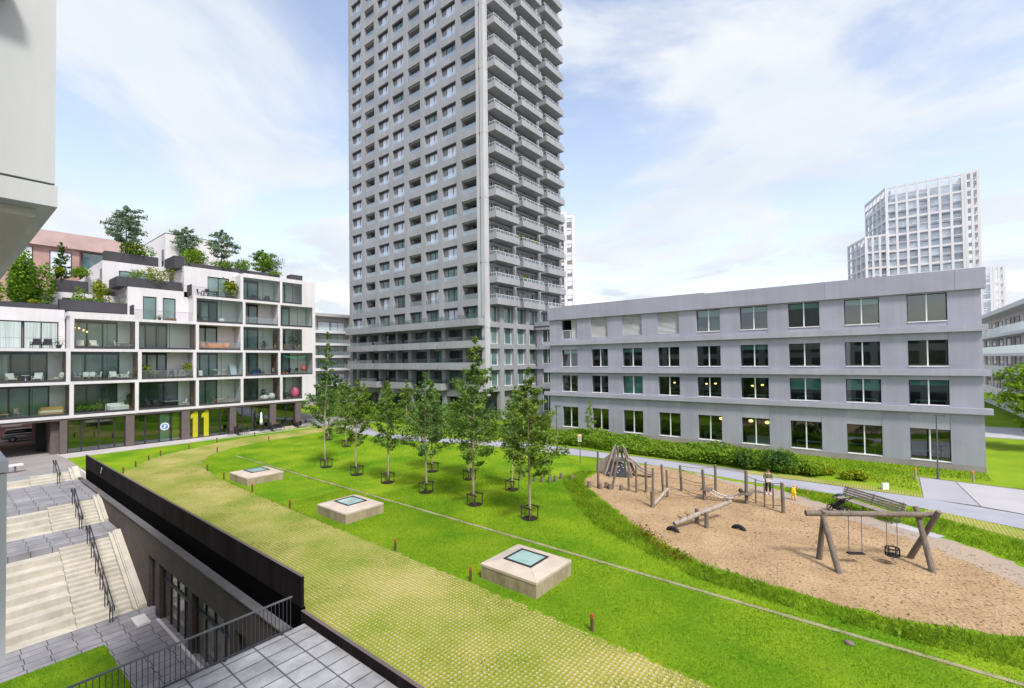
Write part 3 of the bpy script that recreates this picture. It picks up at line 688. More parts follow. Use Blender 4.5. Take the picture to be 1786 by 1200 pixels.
for kf in range(3, NF):
    for c, (x0, x1) in enumerate(TX):
        if c in LOGGIA and kf > 3: continue
        near = kf <= 20 and c >= 2 or (kf < 9)
        z = F0 + FH * kf
        if near and cnt < 99:
            cnt += 1; f, p, r = MB(), MB(), MB(); win_geo(f, p, r, x0, x1, z, (kf * 7 + c) % 3)
            d = f.build('window', 'dark_frame', tw); p.build('pane', 'win_pale' if (kf > 6 or (kf + c) % 3 == 0) and c != 6 - kf % 4 else 'win_teal', d); r.build('balustrade', 'frost' if kf > 4 else 'frost2', d)
        else: win_geo(fs, ps, rs_, x0, x1, z, (kf * 7 + c) % 3)
if fs.v:
    d = tag(fs.build('upper_window', 'dark_frame', tw), kind='stuff'); tag(ps.build('pane', 'win_pale', d), kind='stuff'); tag(rs_.build('balustrade', 'frost', d), kind='stuff')
for kf in range(4, NF):
    for c in LOGGIA:
        x0, x1 = TX[c]; z = F0 + FH * kf
        r = MB(); r.quad((x0 + .02, TYP + .14, z + .981), (x1 - .02, TYP + .14, z + .981), (x1 - .02, TYP + .14, z + 1.72), (x0 + .02, TYP + .14, z + 1.72)); r.box(x0, x1, TYP + .1, TYP + .14, z + 1.72, z + 1.76)
        d = r.build('loggia_rail', 'frost', tw)
        q = MB(); q.box(x0 + .45, x1 - .02, TYP + 2.15, TYP + 2.29, z + .02, z + 3.0); q.build('loggia_door', 'room_dark', tw)  # widened near-black slab: the dark of the deep loggia put into its colour
# protruding balconies low on the left face
BY = 48.7
segs = {3: [(-78.9, -70.45), (-70.35, -62.1), (-61.95, -53.85), (-53.7, -45.0)], 2: [(-78.5, -70.5), (-70.2, -62.2), (-61.9, -53.9), (-53.6, -45.0)], 1: [(-78.5, -70.5), (-70.2, -62.2), (-61.9, -53.9), (-53.6, -45.0)], 0: [(-74.4, -69.3), (-65.6, -60.9), (-57.1, -52.8), (-49.4, -45.0)]}
for kf, l in segs.items():
    z = F0 + FH * kf + .05
    for x0, x1 in l:
        b = MB(); b.box(x0, x1, BY, BY + .14, z, z + 1.05); b.box(x0, x0 + .14, BY + .14, TYP + .02, z, z + 1.05); b.box(x1 - .14, x1, BY + .14, TYP - .01, z, z + 1.05); b.box(x0 + .14, x1 - .14, BY + .14, TYP + .9, z, z + .2)
        d = b.build('balcony', 'tower', tw)
        r = MB(); r.quad((x0 + .1, BY + .07, z + 1.05), (x1 - .1, BY + .07, z + 1.05), (x1 - .1, BY + .07, z + 1.6), (x0 + .1, BY + .07, z + 1.6)); r.quad((x1 - .1, BY + .07, z + 1.05), (x1 - .1, TYP, z + 1.05), (x1 - .1, TYP, z + 1.6), (x1 - .1, BY + .07, z + 1.6))
        gr = r.build('glass_rail', 'frost2', d)
        MB().box(x0 + .06, x1 - .06, BY + .05, BY + .09, z + 1.602, z + 1.64).build('top_rail', 'steel', d)
# low floors: piers, glazing behind the balconies
a = MB()
for px_ in (-79.4, -70.35, -62.05, -53.8): a.box(px_ - .42, px_ + .42, TYP - .02, TYP + .9, 0, F0 + 3 * FH - .1)
for x0, x1 in ((-74.9, -74.2), (-66.5, -65.9), (-58.2, -57.6), (-50.1, -49.4)): a.box(x0, x1, TYP + .5, TYP + 1.6, F0 + .2, F0 + 3 * FH - .1)
a.box(-79.4, -45.6, TYP + .06, TYP + 1.62, F0 - .9, F0 + .05)
a.build('low_pier', 'tower', tw)
for kf in range(0, 3):
    z = F0 + FH * kf + .25
    for i in range(8):
        x0, x1 = TX[i]; f = MB(); y = TYP + 1.55; zt = z + 2.6
        f.box(x0, x1, y - .06, y + .04, zt, zt + .1); xm = x0 + (x1 - x0) * (.55 if (i + kf) % 2 else .4)
        for q in (x0 + .05, xm, x1 - .05): f.box(q - .05, q + .05, y - .05, y + .04, z, zt)
        d = f.build('balcony_window', 'dark_frame', tw)
        MB().quad((x0, y - .01, z), (x1, y - .01, z), (x1, y - .01, zt), (x0, y - .01, zt)).build('pane', 'win_dark' if (i + kf) % 3 else 'win_teal', d)
for i in range(4):
    x0 = (-78.8, -69.8, -61.5, -53.2)[i]; x1 = x0 + 8.2 - .4
    f = MB(); y = 52.6; f.box(x0, x1, y, y + .1, 2.9, 3.0)
    for q in range(5): xx = x0 + (x1 - x0) * q / 4; f.box(xx - .04, xx + .04, y - .02, y + .1, 0, 2.9)
    d = f.build('lobby_window', 'dark_frame', tw); MB().quad((x0, y + .05, 0), (x1, y + .05, 0), (x1, y + .05, 2.9), (x0, y + .05, 2.9)).build('pane', 'win_dark', d)

# right face
a = MB()
pier_y = [(51.19, 51.205), (53.45, 54.37), (56.79, 57.66), (60.04, 60.86), (63.2, 64.2), (66.5, 67.5), (70.1, 71.0)]
for y0, y1 in pier_y[1:]: a.box(TXR - .75, TXR, y0, y1, 0, 17.5)
for kf in range(0, 5):
    z = F0 + FH * kf; a.box(TXR - .75, TXR - .03, 51.2, 71, z - .08, z + (.65 if kf < 4 else .1))
for y0 in (56.78, 63.5, 70.1): a.box(TXR - .75, TXR, y0, y0 + .85, 17.5, top)
a.box(TXR - .74, TXR - .1, 51.2, 71, 17.2, 17.5)
for kf in range(4, NF): a.box(TXR - .749, TXR - .35, 51.2, 71, F0 + FH * kf + 2.7, F0 + FH * kf + 3.0)
a.build('side_grid', 'tower', tw)
for kf in range(0, 5):
    for i in range(6):
        y0 = (51.2, 54.37, 57.66, 60.86, 64.2, 67.5)[i]; y1 = (53.45, 56.79, 60.04, 63.2, 66.5, 70.1)[i]
        if kf == 4: continue
        z0 = F0 + FH * kf + .65; z1 = F0 + FH * (kf + 1) - .08; x = TXR - .62
        f = MB(); f.box(x, x + .08, y0, y0 + .1, z0, z1); f.box(x, x + .08, y1 - .1, y1, z0, z1); ym = y0 + (y1 - y0) * .35; f.box(x, x + .08, ym - .04, ym + .04, z0, z1); f.box(x, x + .34, y0 + .1, y1 - .1, z0, z0 + .06)
        d = f.build('side_window', 'white_frame', tw)
        MB().quad((x + .03, y0 + .1, z0 + .06), (x + .03, y1 - .1, z0 + .06), (x + .03, y1 - .1, z1), (x + .03, y0 + .1, z1)).build('pane', 'win_teal', d)
bal_y = [(51.22, 56.75), (57.7, 63.5), (64.6, 70.1)]
sw = MB(); sp_ = MB()
for kf in range(4, NF):
    z = F0 + FH * kf + .25
    for j, (y0, y1) in enumerate(bal_y):
        x1 = -43.5
        for q0, q1 in ((y0 + .3, y0 + 1.7), (y0 + 2.9, y1 - .3)):
            x = TXR - .70
            sw.box(x, x + .08, q0, q0 + .1, z, z + 2.45); sw.box(x, x + .08, q1 - .1, q1, z, z + 2.45); sw.box(x, x + .08, (q0 + q1) / 2 - .05, (q0 + q1) / 2 + .05, z, z + 2.45); sw.box(x, x + .085, q0, q1, z + 2.40, z + 2.5)
            sp_.quad((x + .04, q0, z), (x + .04, q1, z), (x + .04, q1, z + 2.4), (x + .04, q0, z + 2.4))
        b = MB(); b.box(x1 - .16, x1, y0, y1, z - .25, z + .72); b.box(TXR - .6, x1 - .16, y0, y0 + .16, z - .25, z + .72); b.box(TXR - .6, x1 - .16, y1 - .16, y1, z - .25, z + .72); b.box(TXR - .6, x1 - .16, y0 + .16, y1 - .16, z - .245, z)
        d = b.build('corner_balcony' if False else 'balcony', 'tower', tw)
        r = MB(); r.quad((x1 - .2, y0 + .1, z + .72), (x1 - .2, y1 - .1, z + .72), (x1 - .2, y1 - .1, z + 1.2), (x1 - .2, y0 + .1, z + 1.2)); r.quad((TXR, y0 + .1, z + .72), (x1 - .2, y0 + .1, z + .72), (x1 - .2, y0 + .1, z + 1.2), (TXR, y0 + .1, z + 1.2))
        gr = r.build('glass_rail', 'frost2', d)
        r = MB(); r.box(x1 - .22, x1 - .17, y0 + .08, y1 - .08, z + 1.202, z + 1.25); r.box(TXR, x1 - .22, y0 + .08, y0 + .13, z + 1.202, z + 1.25)
        for q in range(6): yy = y0 + .12 + (y1 - y0 - .24) * q / 5; r.box(x1 - .215, x1 - .175, yy - .02, yy + .02, z + .721, z + 1.2)
        r.build('top_rail', 'white_frame', gr)
d = tag(sw.build('balcony_door', 'white_frame', tw), kind='stuff'); tag(sp_.build('pane', 'win_dark', d), kind='stuff')
MB().box(-79.9, -45, 51, 70.9, top, top + .4).build('roof', 'tower', tw)
for (kf, j, yy) in ((7, 1, 58.6), (7, 1, 62.4), (5, 1, 58.9)):
    z = F0 + FH * kf + .25
    shrub({58.6: 'leafy green plant on the upper planted balcony of the tower, left end', 62.4: 'leafy green plant on the upper planted balcony of the tower, right end', 58.9: 'leafy green plant on the lower planted balcony of the tower'}[yy], -44.1, yy, z, .35, 1.7, int(kf * 10 + yy), 300, .2, 'leaf_bright', 'plants on the tower balconies', 'balcony_plant', 'plant', 4, .8)
# deck chair with sitter-like towel on the second balcony band
t = thing('deck_chair', 'pale folding deck chair on a low tower balcony at the left end', 'chair', (-77.2, 49.4, 7.95))
a = MB(); a.obox((-77.3, 49.4, 8.95), 1.0, .6, .06, ry=R(-12)); a.build('seat', 'cushion', t); a = MB(); a.obox((-76.65, 49.4, 9.35), .75, .6, .06, ry=R(-62)); a.build('backrest', 'skyl_top', t)
a = MB()
for q in (-77.6, -76.8): a.box(q - .03, q + .03, 49.15, 49.65, 8.15, 8.9)
a.build('legs', 'timber_light', t)

# ------------------------------------------------------------------ link building and office
lk = thing('link_building', 'grey recessed connecting block between tower and office with paired windows', 'building', (-39, 66, 0))
a = MB(); a.box(-44.6, -33.0, 62.9, 72, 0, 15.2)
a.box(-44.6, -43.5, 62.5, 62.898, 0, 15.1); a.box(-41.4, -33, 62.5, 62.898, 0, 15.1)
for kf in range(0, 4):
    z = F0 + FH * kf; a.box(-43.5, -41.4, 62.52, 62.898, z - .1, z + .75); a.box(-44.6, -33, 62.2, 62.497, z - .12, z + .3)
a.box(-44.6, -33, 62.1, 62.497, 14.6, 15.3); a.build('wall', 'office', lk)
for kf in range(-1, 3):
    z = F0 + FH * kf; z0, z1 = z + .76, z + 3.08
    if kf < 0: z0, z1 = .5, 3.3
    f = MB(); f.box(-43.5, -43.42, 62.6, 62.7, z0, z1); f.box(-42.5, -42.42, 62.6, 62.7, z0, z1); f.box(-41.48, -41.4, 62.6, 62.7, z0, z1); f.box(-43.5, -41.4, 62.595, 62.705, z0, z0 + .06)
    d = f.build('window', 'white_frame', lk); MB().quad((-43.45, 62.66, z0), (-41.45, 62.66, z0), (-41.45, 62.66, z1), (-43.45, 62.66, z1)).build('pane', 'win_dark', d)

of = thing('office_building', 'long grey concrete office block with four rows of wide windows and ledge bands', 'building', (-14, 60, 0))
OY = 50.33; OX0, OX1 = -33.85, 6.08
OC = [(-31.98, -29.71), (-27.7, -25.54), (-23.64, -21.26), (-19.4, -17.07), (-15.21, -12.88), (-11.0, -8.57), (-6.8, -4.37), (-2.51, -.1), (1.72, 4.14)]
WZ = [(.5, 3.1), (4.97, 7.05), (8.12, 10.28), (11.75, 14.05)]
ex = [OX0] + [q for c in OC for q in c] + [OX1]
for i in range(0, len(ex), 2): MB().box(ex[i] + .012, ex[i + 1] - .012, OY, OY + .4, .452, 14.148).build('wall_pier', 'office', of)
a = MB(); a.box(OX0, OX0 + .3, OY + .401, 70.6, .0, 15.4); a.build('side_wall', 'office', of); a = MB(); a.box(OX1 - .3, OX1, OY + .401, 70.6, .0, 15.4); a.build('side_wall', 'office', of); a = MB(); a.box(OX0, OX1, 70.601, 71, 0, 15.4); a.build('rear_wall', 'office', of)
for (x0, x1) in OC:
    for (z0, z1), (w0, w1) in zip(((.45, 4.45), (4.9, 7.42), (7.9, 10.88), (11.4, 14.15)), WZ):
        if w0 - z0 > .06: MB().box(x0 - .01, x1 + .01, OY + .03, OY + .39, z0 + .003, w0).build('spandrel', 'office_panel', of)
        if z1 - w1 > .06: MB().box(x0 - .01, x1 + .01, OY + .03, OY + .39, w1, z1 - .003).build('spandrel', 'office_panel', of)
MB().box(OX0 - .01, OX1 + .01, OY - .012, OY + .39, 0, .45).build('plinth', 'plinth', of)
for z0, z1, dx in ((4.45, 4.9, .45), (7.42, 7.9, .4), (10.88, 11.4, .3)):
    a = MB(); cuts = [OX0 - .75] + [-29.7 + 6.9 * i for i in range(5)] + [OX1 + dx]
    for i in range(len(cuts) - 1): a.box(cuts[i] + .006, cuts[i + 1] - .006, OY - .32, OY + .38, z0, z1)
    a.build('ledge', 'office_panel', of)
a = MB(); cuts = [OX0 - .1] + [-28.2 + 8.1 * i for i in range(4)] + [4.6, OX1 + .25]
for i in range(len(cuts) - 1): a.box(cuts[i] + .005, cuts[i + 1] - .005, OY - .24, OY + .38, 14.15, 15.75)
a.build('parapet', 'office', of)
a = MB(); a.box(OX0 + .3, OX1 - .3, OY + .39, 70.6, 15.1, 15.35); a.box(-33.5, -15.2, 53, 66, 15.35, 16.25); a.build('roof', 'plinth', of)
a = MB()
for z in (.3, 4.5, 7.5, 10.95): a.box(OX0 + .3, OX1 - .3, OY + .45, 60, z - .25, z + .02)
a.build('floor', 'room', of)
a = MB(); a.box(OX0 + .3, OX1 - .3, 58, 58.2, .33, 15)
for q in (-28.7, -20.3, -12.1, -7.6, 1.0): a.box(q - .06, q + .06, 51.5, 57.9, .33, 15)
a.build('room_wall', 'room', of)
MB().box(-26, OX1 - .32, 57.3, 57.4, .34, 3.6).build('room_back_panel', 'room_green', of)
for c, fl, m_, dy in ((8, 7.54, 'wood_orange', 3.2), (7, 7.54, 'wood_brown', 3.0), (6, 7.54, 'wood_brown', 3.4), (3, 7.54, 'wood_brown', 2.6), (6, 4.54, 'room', 2.5), (7, 4.54, 'wood_brown', 3.1), (4, 10.99, 'win_teal', 2.8), (5, .34, 'wood_warm', 4.4), (4, .34, 'room_green', 3.6), (1, 7.54, 'white_side', 4), (0, 4.54, 'white_side', 4.4), (8, .34, 'room_green', 3.6)):
    MB().box(OC[c][0] - .6, OC[c][1] + .3, OY + dy, OY + dy + .1, fl, fl + 2.6).build('partition', m_, of)
rng = random.Random(3)
for j, (z0, z1) in enumerate(WZ):
    for c, (x0, x1) in enumerate(OC):
        y = OY + .26; xm = (x0 + x1) / 2
        if j == 3 and c < 4:
            if c == 0:
                f = MB(); f.box(x0, x1, y, y + .04, z0 + 1.0, z0 + 1.05)
                for q in (x0 + .03, xm, x1 - .03): f.box(q - .03, q + .03, y, y + .04, z0, z0 + 1.0)
                d = f.build('terrace_rail', 'white_frame', of); MB().quad((x0, y + .02, z0), (x1, y + .02, z0), (x1, y + .02, z0 + 1), (x0, y + .02, z0 + 1)).build('glass', 'frost2', d)
            f = MB(); n = 17; lx = xm + .2 if c == 0 else x0
            for q in range(n): zz_ = z0 + (z1 - z0) * (q + .5) / n; f.obox(((lx + x1) / 2, y, zz_), x1 - lx, .1, .05, rx=R(-25))
            f.box(lx, lx + .05, y + .06, y + .12, z0, z1); f.box(x1 - .05, x1, y + .06, y + .12, z0, z1)
            f.build('louvre', 'white_frame', of); continue
        f = MB(); f.box(x0 + .0, x0 + .05, y, y + .09, z0, z1); f.box(x1 - .05, x1, y, y + .09, z0, z1); f.box(x0 + .05, x1 - .05, y, y + .09, z1 - .06, z1)
        d = f.build('window', 'dark_frame', of); f = MB(); f.box(xm - .045, xm + .045, y - .02, y + .09, z0 + .081, z1); f.box(x0, x1, OY - .03, y - .001, z0 + .002, z0 + .08); f.build('mullion', 'white_frame', d)
        p = MB(); p.quad((x0, y + .05, z0), (xm, y + .05, z0), (xm, y + .05, z1), (x0, y + .05, z1)); p.quad((xm, y + .05, z0), (x1, y + .05, z0), (x1, y + .05, z1), (xm, y + .05, z1))
        p.build('pane', 'glass_dark', d)
        if (j, c) in ((1, 2), (2, 2), (2, 5), (3, 4), (3, 5), (1, 6), (1, 7), (1, 8), (2, 0), (3, 7), (3, 6)):
            hgt = {(1, 2): .95, (1, 6): .5, (1, 7): .48, (3, 4): .3}.get((j, c), .22); MB().box(x0 + .05, x1 - .05, y + .2, y + .22, z1 - (z1 - z0) * hgt, z1).build('blind', 'blind', d)
        if j in (0, 1, 2) and not (j == 0 and c < 4):
            fl = (.32, 4.52, 7.52)[j]
            b = MB(); dx = rng.uniform(-.3, .3); yy = rng.uniform(51.6, 52.6)
            b.box(x0 + .2 + dx, x1 - .2 + dx, yy, yy + .8, fl + .70, fl + .75)
            for q in (x0 + .25 + dx, x1 - .25 + dx): b.box(q - .03, q + .03, yy + .05, yy + .75, fl, fl + .70)
            tag(b.build('desk', 'desk_white'), f'pale desk behind the {("ground-floor", "first-floor", "second-floor")[j]} office window, {("first", "second", "third", "fourth", "fifth", "sixth", "seventh", "eighth", "ninth")[c]} from the left', 'desk', 'desks inside the office')
for x, z, nm in ((-13.2, 2.72, 'single round warm lamp glowing high in the fifth ground-floor office window'), (-18.0, 6.35, 'small warm lamp in the fourth first-floor office window'), (-14.6, 6.3, 'small warm lamp at the left in the fifth first-floor office window'), (-13.7, 6.35, 'small warm lamp at the right in the fifth first-floor office window'), (-10.2, 6.2, 'small warm lamp at the left in the sixth first-floor office window'), (-9.3, 6.3, 'small warm lamp at the right in the sixth first-floor office window'), (-10.4, 2.68, 'round warm lamp at the left in the sixth ground-floor office window'), (-8.95, 2.62, 'round warm lamp at the right in the sixth ground-floor office window')):
    t = thing('pendant_lamp', nm, 'lamp', (x, 51.4, z), 'lamps behind the office windows')
    q = 1 if z < 4 else .62; MB().blob((x, 51.4, z), (.22 * q, .22 * q, .15 * q)).build('shade', 'lamp_warm', t, True); MB().cyl(x, 51.4, z + .15, 4.2 if z < 4 else 7.24, .008, n=5).build('cable', 'black_metal', t)
for x0, x1, z in ((-13.9, -12.2, 1.0), (-10.9, -8.7, 1.0)):
    a = MB(); a.box(x0, x1, 51.9, 52.5, .32, z + .0); a.box(x0 - .08, x1 + .08, 51.85, 52.55, z, z + .08)
    tag(a.build('counter', 'wood_warm' if x0 < -12 else 'desk_white'), 'low counter inside the fifth ground-floor office window' if x0 < -12 else 'pale reception counter inside the sixth ground-floor office window', 'counter')

# ------------------------------------------------------------------ terraced apartment building (left)
LX = -65.2; BX = -67.4          # frame face, loggia back wall
ZL = [3.75, 7.2, 10.6, 14.0, 17.25, 20.5]
YC = [3.3, 8.9, 14.5, 20.1, 25.4, 30.2]; YE = 35.3
def fy(p): return float(np.interp(p, [0, 118, 220, 318, 402, 472, 525, 560], [4.05, 8.74, 13.44, 18.68, 23.9, 28.87, 33.09, 35.9]))
tb = thing('terraced_building', 'white stepped apartment building of glazed box loggias with planted roof terraces', 'building', (-72, 15, 0))
START = [-1, -1, 1, 3, 4]        # first framed column in each row
def ycol(r, c):
    if c >= 6: return YE
    if c < 0: return -2.6
    return YC[c] + (.13 if (r + c) % 2 else -.13)
# slabs and columns of the white frame
a = MB()
for i, z in enumerate(ZL):
    r = min(i, 4); c0 = START[r] if i < 5 else 4
    if i: c0 = min(c0, START[i - 1])
    ys = ycol(r, c0) - .17 if c0 >= 0 else -8
    if i == 3: ys = ycol(2, 1) - .17
    if i == 4: ys = ycol(3, 3) - .17
    a.box(BX - .1, LX, ys, YE + .0, z - .14, z + .16)
    if i == 2: a.box(BX - .1, LX, -8, ys, z - .14, z + .16)
for r in range(5):
    for c in range(max(0, START[r]), 6):
        y = ycol(r, c); a.box(LX - .35 if (r, c) not in ((2, 1), (3, 3), (4, 4)) else BX, LX - .004, y - .17, y + .17, ZL[r] + .16, ZL[r + 1] - .14)
        a.box(BX, LX - .36, y - .10, y + .10, ZL[r] + .16, ZL[r + 1] - .14)
for r in range(5):              # plain panel at the right end, alternating width
    y0 = 34.85 if r in (1, 3) else 33.3
    a.box(LX - .3, LX - .002, y0, YE - .01, ZL[r] + .16, ZL[r + 1] - .14)
a.box(LX - 15, LX - .3, YE - .3, YE - .003, 3.9, 20.4)
a.build('frame', 'white', tb)
# solid body behind
a = MB()
a.box(-80, BX - .11, 8.75, YE - .31, 3.6, 10.6); a.box(-80, BX - .11, -8, 8.74, 3.6, 10.6)
a.box(-80, BX - .11, 8.75, YE - .31, 10.601, 14.0); a.box(-80, BX - .11, 14.0, YE - .31, 14.001, 17.3); a.box(-80, BX - .11, 19.4, YE - .31, 17.301, 20.6)
a.build('body', 'white_side', tb)
a = MB()
a.box(-80, -67.0, -8, 8.7, 13.55, 14.85); a.box(-80, -67.0, 8.25, 8.73, 10.761, 13.549); a.box(-67.3, -67.0, -8, 3.5, 10.761, 13.549)     # third floor, set back part
a.box(BX, LX - .01, 8.73, 14.2, 14.161, 14.6)
a.box(-80, -67.0, 13.9, 20.0, 17.0, 17.95)
for y0, y1 in ((13.9, 15.3), (16.6, 17.2), (18.5, 20.0)): a.box(-67.4, -67.0, y0, y1, 14.16, 16.999)
a.box(-67.4, -67.0, 19.35, 25.5, 20.2, 21.15); a.box(-67.4, -67.0, 19.35, 21.9, 17.301, 20.199); a.box(-67.4, -67.0, 24.4, 25.3, 17.41, 20.199)
a.box(-80, -67.41, 19.352, 35, 20.62, 21.15); a.box(BX, LX - .01, 25.5, YE - .01, 20.661, 20.9)
a.box(-82, -71.0, 6, 14.2, 14.0, 17.2)
a.box(-82, -71.0, 12.4, 18.9, 17.951, 21.3)
a.box(-83, -72.5, 11.2, 12.3, 17.0, 19.4)
a.build('upper_wall', 'white', tb)
a = MB(); a.box(-86, -73.0, 19.0, 26.8, 20.9, 26.2); a.build('penthouse', 'far_white', tb)
MB().box(-86, -72.98, 18.98, 26.82, 26.202, 26.3).build('penthouse_edge', 'ledge', tb)
# dark openings in the upper walls
def upwin(x, y0, y1, z0, z1, m='win_teal', n=1, par=tb, nm='upper_window', fr='dark_frame', t=.09):
    f = MB(); f.box(x - .03, x + .035, y0, y1, z1 - t, z1); f.box(x - .03, x + .035, y0, y1, z0, z0 + t * .7)
    for q in range(n + 1): yy = y0 + (y1 - y0) * q / n; yy = min(max(yy, y0 + t / 2), y1 - t / 2); f.box(x - .03, x + .03, yy - t / 2, yy + t / 2, z0 + t * .7, z1 - t)
    d = f.build(nm, fr, par); MB().quad((x + .012, y0, z0), (x + .012, y1, z0), (x + .012, y1, z1), (x + .012, y0, z1)).build('pane', m, d)
upwin(-67.12, 15.3, 16.6, 14.2, 16.98); upwin(-67.12, 17.2, 18.5, 14.2, 16.98); upwin(-67.12, 21.9, 24.4, 17.42, 20.19, 'win_teal', 2)
upwin(-67.1, 3.5, 5.65, 10.77, 13.54, 'curtain'); upwin(-67.1, 5.7, 8.25, 10.77, 13.54, 'curtain', 2)
upwin(-70.98, 13.9, 17.5, 19.0, 20.3, 'win_teal', 2); upwin(-70.98, 9, 11.5, 14.6, 16.6, 'win_dark')
f = MB(); f.quad((-72.2, 12.39, 18.3), (-71.3, 12.39, 18.3), (-71.3, 12.39, 20.4), (-72.2, 12.39, 20.4)); f.build('side_window', 'win_dark', tb)
f = MB(); f.quad((-74.5, 18.985, 22.0), (-73.6, 18.985, 22.0), (-73.6, 18.985, 24.2), (-74.5, 18.985, 24.2)); f.build('side_window', 'win_dark', tb)
# charcoal planters on the terraces
PL = [(-68.2, -67.1, 8.3, 13.9, 14.86, 16.0, 3), (-71.1, -67.15, 12.98, 13.9, 17.96, 19.05, 1), (-68.2, -67.1, 13.9, 19.2, 17.96, 19.05, 3), (-68.6, -67.5, 20.2, 31.2, 21.16, 21.75, 5), (-71.5, -67.6, 18.5, 19.6, 20.9, 22.4, 2), (-72.2, -71.1, 12.6, 17.8, 21.31, 22.5, 3), (-72.2, -71.1, 8.2, 11.2, 17.21, 18.6, 2), (-68.0, -67.1, 2.0, 8.25, 14.86, 15.4, 2), (-66.9, -65.4, 19.62, 19.72, 17.42, 18.75, 1), (-66.9, -65.4, 14.05, 14.15, 14.62, 15.75, 1), (-68.2, -66.8, 32.5, 34.2, 20.95, 21.9, 1)]
for x0, x1, y0, y1, z0, z1, n in PL:
    a = MB()
    for q in range(n): a.box(x0, x1, y0 + (y1 - y0) * q / n + .006, y0 + (y1 - y0) * (q + 1) / n - .006, z0, z1)
    a.build('planter_box', 'planter', tb)
# loggias
OPEN = {(1, 2), (2, 3), (3, 4)}
WOODR = {(0, 0), (0, 1), (0, 4), (1, 0), (1, 1), (1, 4), (2, 2), (2, 4), (2, 1), (0, 2)}
rg = random.Random(5)
for r in range(5):
    for c in range(0, 6):
        if r == 2 and c == 0: continue
        if r == 3 and c < 3 or r == 4 and c < 4: continue
        y0 = ycol(r, c) + .17; y1 = (ycol(r, c + 1) - .17) if c < 5 else (34.85 if r in (1, 3) else 33.3)
        z0 = ZL[r] + .16; z1 = ZL[r + 1] - .14
        # back: glazed door part + pale wall part
        fr = .58 if c != 5 else .5; ym = y0 + (y1 - y0) * fr
        if (r, c) in ((0, 0), (0, 1), (1, 1), (1, 0), (0, 2), (2, 1)): ym = y0 + (y1 - y0) * .78
        f = MB(); x = BX + .02; n = 2 if ym - y0 < 2.8 else 3
        f.box(x - .08, x + .06, y0 - .06, ym, z1 - .28, z1 - .002); f.box(x - .08, x + .06, y0 - .06, ym, z0 + .002, z0 + .08)
        for q in range(n + 1): yy = min(max(y0 + (ym - y0) * q / n, y0 + .06), ym - .07); f.box(x - .08, x + .055, yy - .07, yy + .07, z0 + .08, z1 - .28)
        d = f.build('loggia_door', 'dark_frame', tb)
        MB().quad((x, y0, z0), (x, ym, z0), (x, ym, z1), (x, y0, z1)).build('pane', 'win_teal' if rg.random() < .65 else 'win_dark', d)
        if rg.random() < .45: q0 = y0 + (ym - y0) * rg.choice((.1, .4, .6)); MB().quad((x + .015, q0, z0 + .1), (x + .015, q0 + .7, z0 + .1), (x + .015, q0 + .7, z1 - .3), (x + .015, q0, z1 - .3)).build('curtain', 'curtain', d)
        a = MB(); a.box(BX - .1, BX + .10, ym + .002, y1 + .05, z0 + .001, z1 - .001); a.build('loggia_wall', 'white_side', tb)
        if (r, c) in WOODR: a = MB(); a.box(BX + .101, LX - .40, y1 - .02, y1 + .06, z0 + .002, z1 - .002); a.build('wood_side', 'wood_brown', tb)
        a = MB(); a.box(BX + .101, LX - .1, y0 + .02, y1 - .03, z0 + .001, z0 + .03); a.build('loggia_floor', 'loggia_floor', tb)
        a = MB(); a.box(LX - .07, LX - .03, y0, y1, z0 + .001, z0 + .24); a.build('sill_band', 'planter', tb)
        if (r, c) in OPEN:
            a = MB(); a.box(LX - .06, LX - .03, y0, y1, z0 + 1.06, z0 + 1.09)
            d = a.build('railing', 'dark_frame', tb); MB().quad((LX - .045, y0, z0 + .24), (LX - .045, y1, z0 + .24), (LX - .045, y1, z0 + 1.06), (LX - .045, y0, z0 + 1.06)).build('glass', 'frost2', d)
        else:
            a = MB(); ymid = y0 + (y1 - y0) * .52
            a.box(LX - .065, LX - .035, y0, y1, z1 - .05, z1 - .001); a.box(LX - .065, LX - .035, y0, y0 + .06, z0 + .24, z1 - .05); a.box(LX - .065, LX - .035, y1 - .06, y1, z0 + .24, z1 - .05); a.box(LX - .06, LX - .04, ymid - .02, ymid + .02, z0 + .24, z1 - .05)
            d = a.build('glass_screen', 'dark_frame', tb)
            MB().quad((LX - .05, y0, z0 + .24), (LX - .05, y1, z0 + .24), (LX - .05, y1, z1 - .05), (LX - .05, y0, z1 - .05)).build('pane', 'glass', d)
# small terrace railings
for y0, y1, z in ((14.2, 20.0, 14.17), (19.8, 25.3, 17.42)):
    a = MB(); a.box(LX - .28, LX - .25, y0, y1, z + 1.05, z + 1.08); yy = y0
    while yy < y1: a.box(LX - .27, LX - .255, yy, yy + .012, z, z + 1.05); yy += .11
    a.build('bar_railing', 'steel', tb)
a = MB(); a.box(LX - .28, LX - .25, -2, 8.6, 11.75, 11.78); a.build('bar_railing', 'steel', tb)
# ground floor
a = MB()
for p0, p1 in ((104, 118), (220, 234), (318, 331), (402, 412), (472, 482), (516, 526)): a.box(LX - .9, LX - .12, fy(p0), fy(p1), 0, 3.4)
a.box(LX - .9, LX - .10, -8, 33.3, 3.401, 3.60)
a.box(-80, LX - .901, 7.6, fy(108), 0, 3.6)
a.box(-80, LX - .91, 33.0, 33.4, 0, 3.6); a.box(-80, -79.7, 8.8, 33, 0, 3.6)
a.build('ground_pier', 'pier', tb)
MB().box(-80, LX - .92, -8, 33.3, 3.45, 3.59).build('soffit', 'dark_frame', tb)
MB().box(-70.4, -69.2, 6.95, 7.59, .0, 3.44).build('passage_core', 'room_dark', tb)
a = MB(); a.box(-74, LX - .92, 8.9, 33, .02, .05); a.build('shop_floor', 'room', tb); a = MB(); a.box(-74.2, -74, 8.9, 33, 0.051, 3.44); a.build('shop_back_wall', 'room', tb)
